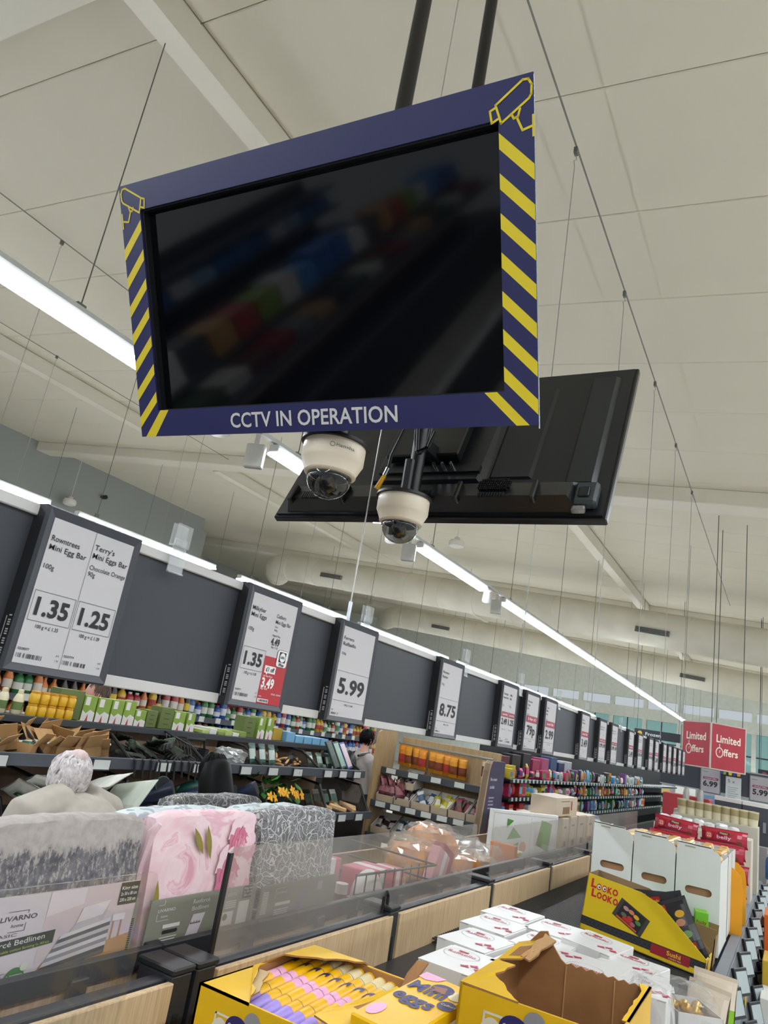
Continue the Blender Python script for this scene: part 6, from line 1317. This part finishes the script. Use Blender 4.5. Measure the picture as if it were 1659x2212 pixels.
MB().box(0, 4.2, 0, .03, 0, .36).build('panel', M('#30353e', .5), cr_); [MB().tube([(xx, .015, .38), (xx, .015, zc(-1.9+xx)+.18)], .004, 5).build('hanger_wire', WIRE, cr_) for xx in (.3, 1.6, 2.9, 4.0)]; MB().box(0, 4.2, -.005, .035, .36, .38).build('top_profile', M('#8d9498', .5), cr_); MB().box(0, 4.2, -.005, .035, -.02, 0).build('bottom_profile', M('#8d9498', .5), cr_)
for k, (x, p, lab) in enumerate(((-1.30, '6.99', 'far price sign reading 6.99 under the limited offers box'), (-.60, '5.99', 'far price sign reading 5.99 right of the limited offers box'))):
    t = thing('price_sign', lab, 'sign', (x, 13.17, -.22), 0, 'wide far price signs'); MB().cbox(0, .30, 0, .025, 0, .38, .004).build('body', M('#5a5e66', .5), t); MB().box(.015, .285, -.002, 0, .015, .365).build('sheet', M('#9d9a9e', .5), t)
    f = Face((.015, -.002, .015), (1, 0, 0), (0, 0, 1)); f.rect(.03, .25, .19, .225, M('#7a2c40', .5), 1); f.text('Limited Offer', .14, .2, .018, WHT, w=.18, l=2, al='c'); f.text(p, .135, .09, .075, BLK, w=.21, bold=.04, al='c'); f.rect(.02, .1, .30, .308, M('#6a6668', .5), 1); f.done(t)
t = thing('paper_notice', 'plain white printed notice between the two far price signs', 'notice', (-.93, 13.17, -.28), 0); MB().cbox(0, .22, 0, .006, 0, .36, .001).build('sheet', M('#b6bcba', .5), t); f = Face((0, 0, 0), (1, 0, 0), (0, 0, 1)); f.text('5 x', .03, .27, .05, M('#4a5054', .5), w=.1)
for k in range(6): f.rect(.03, .18-.02*(k % 3), .20-.03*k, .208-.03*k, M('#7a8084', .5), 1)
f.done(t)
for k, (cc, x) in enumerate((('#3a3a8a', -1.02), ('#8a9a3a', -.98), ('#c9b82a', -.90), ('#2a3a8a', -.84), ('#d0902a', -.78))): tag(MB().prism([(0, 0), (.07, 0), (.055, -.09), (.015, -.09)], 'y', 0, .004).build('bunting_flag', M(cc, .5), None, Z(x, 13.1, .19)), '%s coloured bunting flag under the limited offers box' % ORD[k], 'flag', 'bunting flags')
NVS = M('#161c26', .5)
for k, (s, x, z, y) in enumerate((('Health', -.66, .17, 18.0), ('Meat', -.70, -.05, 18.2), ('Laundry', -.70, -.30, 18.4), ('Frozen', -3.2, .64, 18.0))):
    t = thing('category_sign', 'dark hanging category sign reading %s' % s, 'sign', (x, y, z), 0, 'dark category signs'); MB().cbox(0, 1.0, 0, .02, 0, .19, .003).build('board', NVS, t); f = Face((0, 0, 0), (1, 0, 0), (0, 0, 1)); f.oval(.12, .095, .05, .05, M(('#8a3a44', '#4a8ac0', '#8a8c90', '#c0a040')[k], .5), 1); f.text(s, .24, .06, .07, M('#c9cdd0', .5), w=.075*len(s)*.75, bold=.02); f.done(t)
    for xx in (.05, .95): MB().tube([(xx, .01, .19), (xx, .01, .19+zc(x)-z-.2-.13)], .005, 5).build('hanger', BLKP, t)
# far fixtures beyond the offers box
for k in range(5):
    t = thing('far_shelving', '%s pale shelving block at the far end of the hall' % ORD[k], 'shelving', (-9+k*3.2, 24+k*.6, FLOOR)); MB().cbox(0, 2.6, 0, .8, 0, 1.75, .01).build('body', M('#8b9194', .5), t)
    for j in range(4): MB().box(.05, 2.55, -.02, .0, .3+j*.38, .55+j*.38).build('goods_front', M(['#5a7a9a', '#9a5a4a', '#6a8a5a', '#b0a060'][(j+k) % 4], .6), t)

# ================================================================== PEOPLE
SKIN = M('#c99a86', .5, var=.05); 
def limb(mb, pts, rs, n=10): mb.tube([Vector(p) for p in pts], rs, n)
def remesh(o, vox, it=4):
    m = o.modifiers.new('surface', 'REMESH'); m.mode = 'VOXEL'; m.voxel_size = vox; m.use_smooth_shade = True
    s_ = o.modifiers.new('soften', 'SMOOTH'); s_.factor = .5; s_.iterations = it
def person(label, x, y, rz, head_z, lean, clothes, trousers, skin, hair, arm_fwd=.25, hood=None, B=1.0, NK=.15):
    """standing figure, local +y = forward; head centre at head_z above the floor, torso bent forward by lean (m)"""
    t = thing('person', label, 'person', (x, y, FLOOR), rz)
    hz = head_z; nk = hz-NK; sh = nk-.07+(.15-NK)*.8; hip = .53*(hz+.11); L = lean
    b = MB()
    def hd(q):                                 # skull: narrower jaw, brow and chin
        s_ = 1.0
        if q.z < -.2: s_ *= 1-.22*(-q.z-.2)
        return s_
    b.ell((0, L+.01, hz), (.078, .098, .118), 20, 14, fn=hd)
    b.ell((0, L+.105, hz-.02), (.014, .022, .024), 8, 6); b.ell((0, L+.085, hz-.085), (.03, .02, .022), 8, 6)   # nose, chin
    b.ell((0, L+.098, hz-.055), (.022, .008, .007), 8, 5)                                                       # mouth
    for s_ in (-1, 1): b.ell((s_*.080, L-.005, hz-.015), (.012, .02, .032), 8, 6); b.ell((s_*.03, L+.092, hz+.012), (.012, .008, .008), 8, 5)
    limb(b, [(0, L-.015, hz-.06), (0, L-.03, nk), (0, L*.85-.02, sh)], [.055, .056, .07])
    limb(b, [(0, L*.85-.01, sh), (0, L*.45, (sh+hip)/2), (0, 0, hip)], [.10, .12, .13])
    for s_ in (-1, 1):
        S = (s_*.17, L*.85, sh-.03); E = (s_*.24, L*.7+.06, sh-.30); H_ = (s_*.16, L+arm_fwd, sh-.36)
        limb(b, [(s_*.06, L*.85, sh), S, E, H_], [.06, .055, .042, .03])
        pv = (Vector(H_)-Vector(E)).normalized(); P_ = Vector(H_)+pv*.06; b.ell(tuple(P_), (.038, .045, .02), 10, 7)
        sd = pv.cross(Vector((0, 0, 1))).normalized()
        for q in range(4):
            o_ = P_+sd*(-.027+.018*q)+pv*.035; ln = (.062, .072, .068, .052)[q]; limb(b, [o_, o_+pv*ln*.55+Vector((0, 0, -.004)), o_+pv*ln*.9+Vector((0, 0, -.02))], [.0095, .009, .0075], 6)
        o_ = P_-sd*s_*.03-pv*.01; limb(b, [o_, o_-sd*s_*.025+pv*.03, o_-sd*s_*.028+pv*.055+Vector((0, 0, -.01))], [.011, .010, .008], 6)
        limb(b, [(s_*.08, 0, hip), (s_*.10, .02, hip*.52), (s_*.10, -.01, .09), (s_*.10, .0, .05)], [.095, .062, .042, .045]); limb(b, [(s_*.10, -.05, .035), (s_*.11, .08, .035), (s_*.115, .14, .03)], [.038, .042, .03])
    o = b.build('body', skin, t); remesh(o, .0085)
    c_ = MB()
    limb(c_, [(0, L-.03, nk-.015), (0, L*.86-.03, sh-.01), (0, L*.75-.01, sh-.10), (0, L*.45, (sh+hip)/2), (0, .0, hip-.02), (0, 0, hip-.10)], [.075, .13*B, .195*B, .20*B, .185*B, .175*B], 18)
    for s_ in (-1, 1):
        limb(c_, [(s_*.05*B, L*.85-.03, sh-.02), (s_*.18*B, L*.85-.02, sh-.05), (s_*.255*B, L*.7+.06, sh-.31), (s_*.165, L+arm_fwd-.03, sh-.36)], [.10*B, .095*B, .075*B, .055], 12)
    o = c_.build('jacket', clothes, t); remesh(o, .012, 8)
    if hood: c2_ = MB().tube([(.085*math.cos(R(a)), L-.035+.085*math.sin(R(a)), nk-.005+.015*math.sin(R(a))) for a in range(0, 361, 24)], .022, 8, False).build('collar', clothes, t, smooth=True)
    l_ = MB()
    for s_ in (-1, 1): limb(l_, [(s_*.07, 0, hip+.02), (s_*.10, .02, hip*.52), (s_*.10, -.01, .08)], [.125, .085, .07], 12)
    o = l_.build('trousers', trousers, t); remesh(o, .014, 4)
    sh_ = MB()
    for s_ in (-1, 1): sh_.tube([(s_*.10, -.07, .045), (s_*.105, .06, .05), (s_*.115, .16, .035)], [.046, .050, .035], 10)
    sh_.build('shoes', BLKP, t, smooth=True)
    hair(t, Vector((0, L+.005, hz)))
    return t
def strands(t, c, m, n, base, length, wave, r, seed, low=-.35, cap=True):
    rr = random.Random(seed); h = MB()
    if cap: h.ell((c.x, c.y-.012, c.z+.012), (.086, .100, .118), 18, 12, fn=lambda q: 1.0 if (q.z > -.1 and (q.y < .55)) or (q.y < -.05 and q.z > -.7) else .8)
    for k in range(n):
        a = rr.uniform(0, 2*math.pi); e = rr.uniform(-.1, 1.2); d = Vector((math.cos(a)*math.cos(e), math.sin(a)*math.cos(e), math.sin(e)))
        if d.y > .45 and d.z < .6: continue
        pth = []; rs = []
        for q in range(6):
            s_ = q/5; dirn = Vector((d.x, d.y*(1), d.z-s_*length/.1)).normalized() if base else d
            p = c + Vector((0, -.012, .012)) + Vector((dirn.x*.090, dirn.y*.104, dirn.z*.121)) if base else c+d*(.12+s_*length)
            if base and s_*length > .1: p.z -= (s_*length-.1)*.6
            p += Vector((math.sin(s_*7+a*5), math.cos(s_*6+a*7), 0))*wave; pth.append(p); rs.append(r*(1-.6*s_))
        h.tube(pth, rs, 5, False)
    h.build('hair', m, t, smooth=True)
def curls(t, c):
    rr = random.Random(4); h = MB(); c0 = c+Vector((0, -.012, .008))
    h.ell(tuple(c0), (.086, .102, .116), 22, 14, fn=lambda q: (1.0+.05*math.sin(9*q.x+5*q.z)) if q.y < .5 else .85)
    for k in range(300):
        a = rr.uniform(R(150), R(390)); e = rr.uniform(-.95, .95); d = Vector((math.cos(a)*math.cos(e), math.sin(a)*math.cos(e), math.sin(e)))
        side = Vector((-math.sin(a), math.cos(a), 0)); dn = d.cross(side); dn = dn if dn.z < 0 else -dn; ph = rr.uniform(0, 6.28); L = rr.uniform(.05, .10); pth = []
        for q in range(6):
            u = q/5; p = d+dn*u*L/.1+side*.10*math.sin(u*5+ph); p.normalize(); lift = 1.03+.06*rr.random()*u+.05*max(0, -p.z)
            pth.append(c0+Vector((p.x*.088, p.y*.104, p.z*.118))*lift)
        h.tube(pth, [.0075, .009, .009, .008, .006, .003], 5, False)
    h.build('hair', HW_, t, smooth=True)
    MB().ell((c0.x, c0.y-.028, c0.z+.074), (.052, .060, .052), 14, 8).build('crown', M('#cdb8b5', .6, var=.12, scale=40), t, smooth=True)
HW_ = M('#cfc8c8', .55, var=.3, scale=60); HB_ = M('#060506', .5, var=.3, scale=40, spec=.15); HBR = M('#5c4a40', .6, var=.3, scale=60)
person('white haired person in a beige jacket seen from behind', -2.95, 2.73, R(100), 1.285, .26, M('#a8a196', .9, var=.06, scale=20, bmp=.3), M('#3a3d45', .8), M('#c79a8c', .5), lambda t, c: curls(t, c), .3, True, 1.35, .10)
person('person with long straight black hair bending towards the boots', -3.05, 3.89, R(80), 1.30, .30, M('#151517', .85), M('#1d1e22', .8), SKIN, lambda t, c: (strands(t, c, HB_, 260, True, .26, .0015, .007, 8), MB().tube([(c.x, c.y-.02, c.z+.10), (c.x, c.y-.03, c.z+.06), (c.x, c.y-.05, c.z-.02), (c.x, c.y-.09, c.z-.12), (c.x, c.y-.11, c.z-.28)], [.05, .092, .108, .116, .108], 20).build('long_hair', HB_, t, smooth=True))[0], .34)
person('man with short brown hair behind the green seed boxes', -5.5, 4.74, R(150), 1.625, .04, M('#2c3038', .85), M('#22252c', .8), M('#cf9a8a', .5), lambda t, c: strands(t, c, HBR, 160, True, .05, .003, .006, 12), .15)
bpk = person('distant person in a pale coat with a black backpack', -4.85, 8.55, R(-20), 1.56, .03, M('#a49c98', .9), M('#1c1d22', .8), SKIN, lambda t, c: strands(t, c, HB_, 120, True, .1, .002, .006, 15), .1)
bp_ = thing('backpack', 'black backpack on the distant person in the pale coat', 'backpack', (-4.85+.19*math.sin(R(-20)), 8.55-.21*math.cos(R(-20)), -.90), R(-20)); MB().ell((0, -.03, .25), (.16, .10, .25), 14, 10).build('bag', BLKP, bp_, smooth=True); MB().cbox(-.09, .09, -.14, -.08, .08, .26, .02).build('pocket', M('#1f2023', .6), bp_)
for s_ in (-1, 1): MB().tube([(s_*.10, .04, .45), (s_*.10, .22, .50), (s_*.11, .30, .3), (s_*.12, .1, .05)], .016, 6).build('strap', BLKP, bp_)

# ================================================================== GOODS ON THE FAR END OF THE AISLE
tag(MB().cbox(-1.2, .35, 10.8, 16.5, FLOOR, -.95, .01).build('low_platform', M('#3a3d42', .6), None, Z(0, 0, 0)), 'low dark platform carrying goods beyond the appliance boxes', 'platform')
n = 0
for r_ in range(6):
    for k in range(5):
        x = -1.05+k*.28; y = 11.0+r_*.8; h_ = random.uniform(.25, .55) if r_ > 1 else random.uniform(.3, .42)
        cc = random.choice(['#c9c6c2', '#8a8f96', '#3b4048', '#3f7fb0', '#a8343a', '#c9b03a', '#5a6a58', '#dcdad6']); n += 1
        b = plainbox('boxed_item', '%s box from the left in the %s row on the far low platform' % (ORD[k], ORD[r_]), 'box', x-.12, x+.12, y, y+.5, -.95, -.95+h_, M(cc, .5), 'boxes on the far platform')
        f = Face((-.12, -.25, 0), (1, 0, 0), (0, 0, 1)); f.rect(.03, .21, h_*.45, h_*.85, M(random.choice(['#e2e0dc', '#23262b', '#b8452e', '#4a7a9a']), .5), 1); f.done(b)
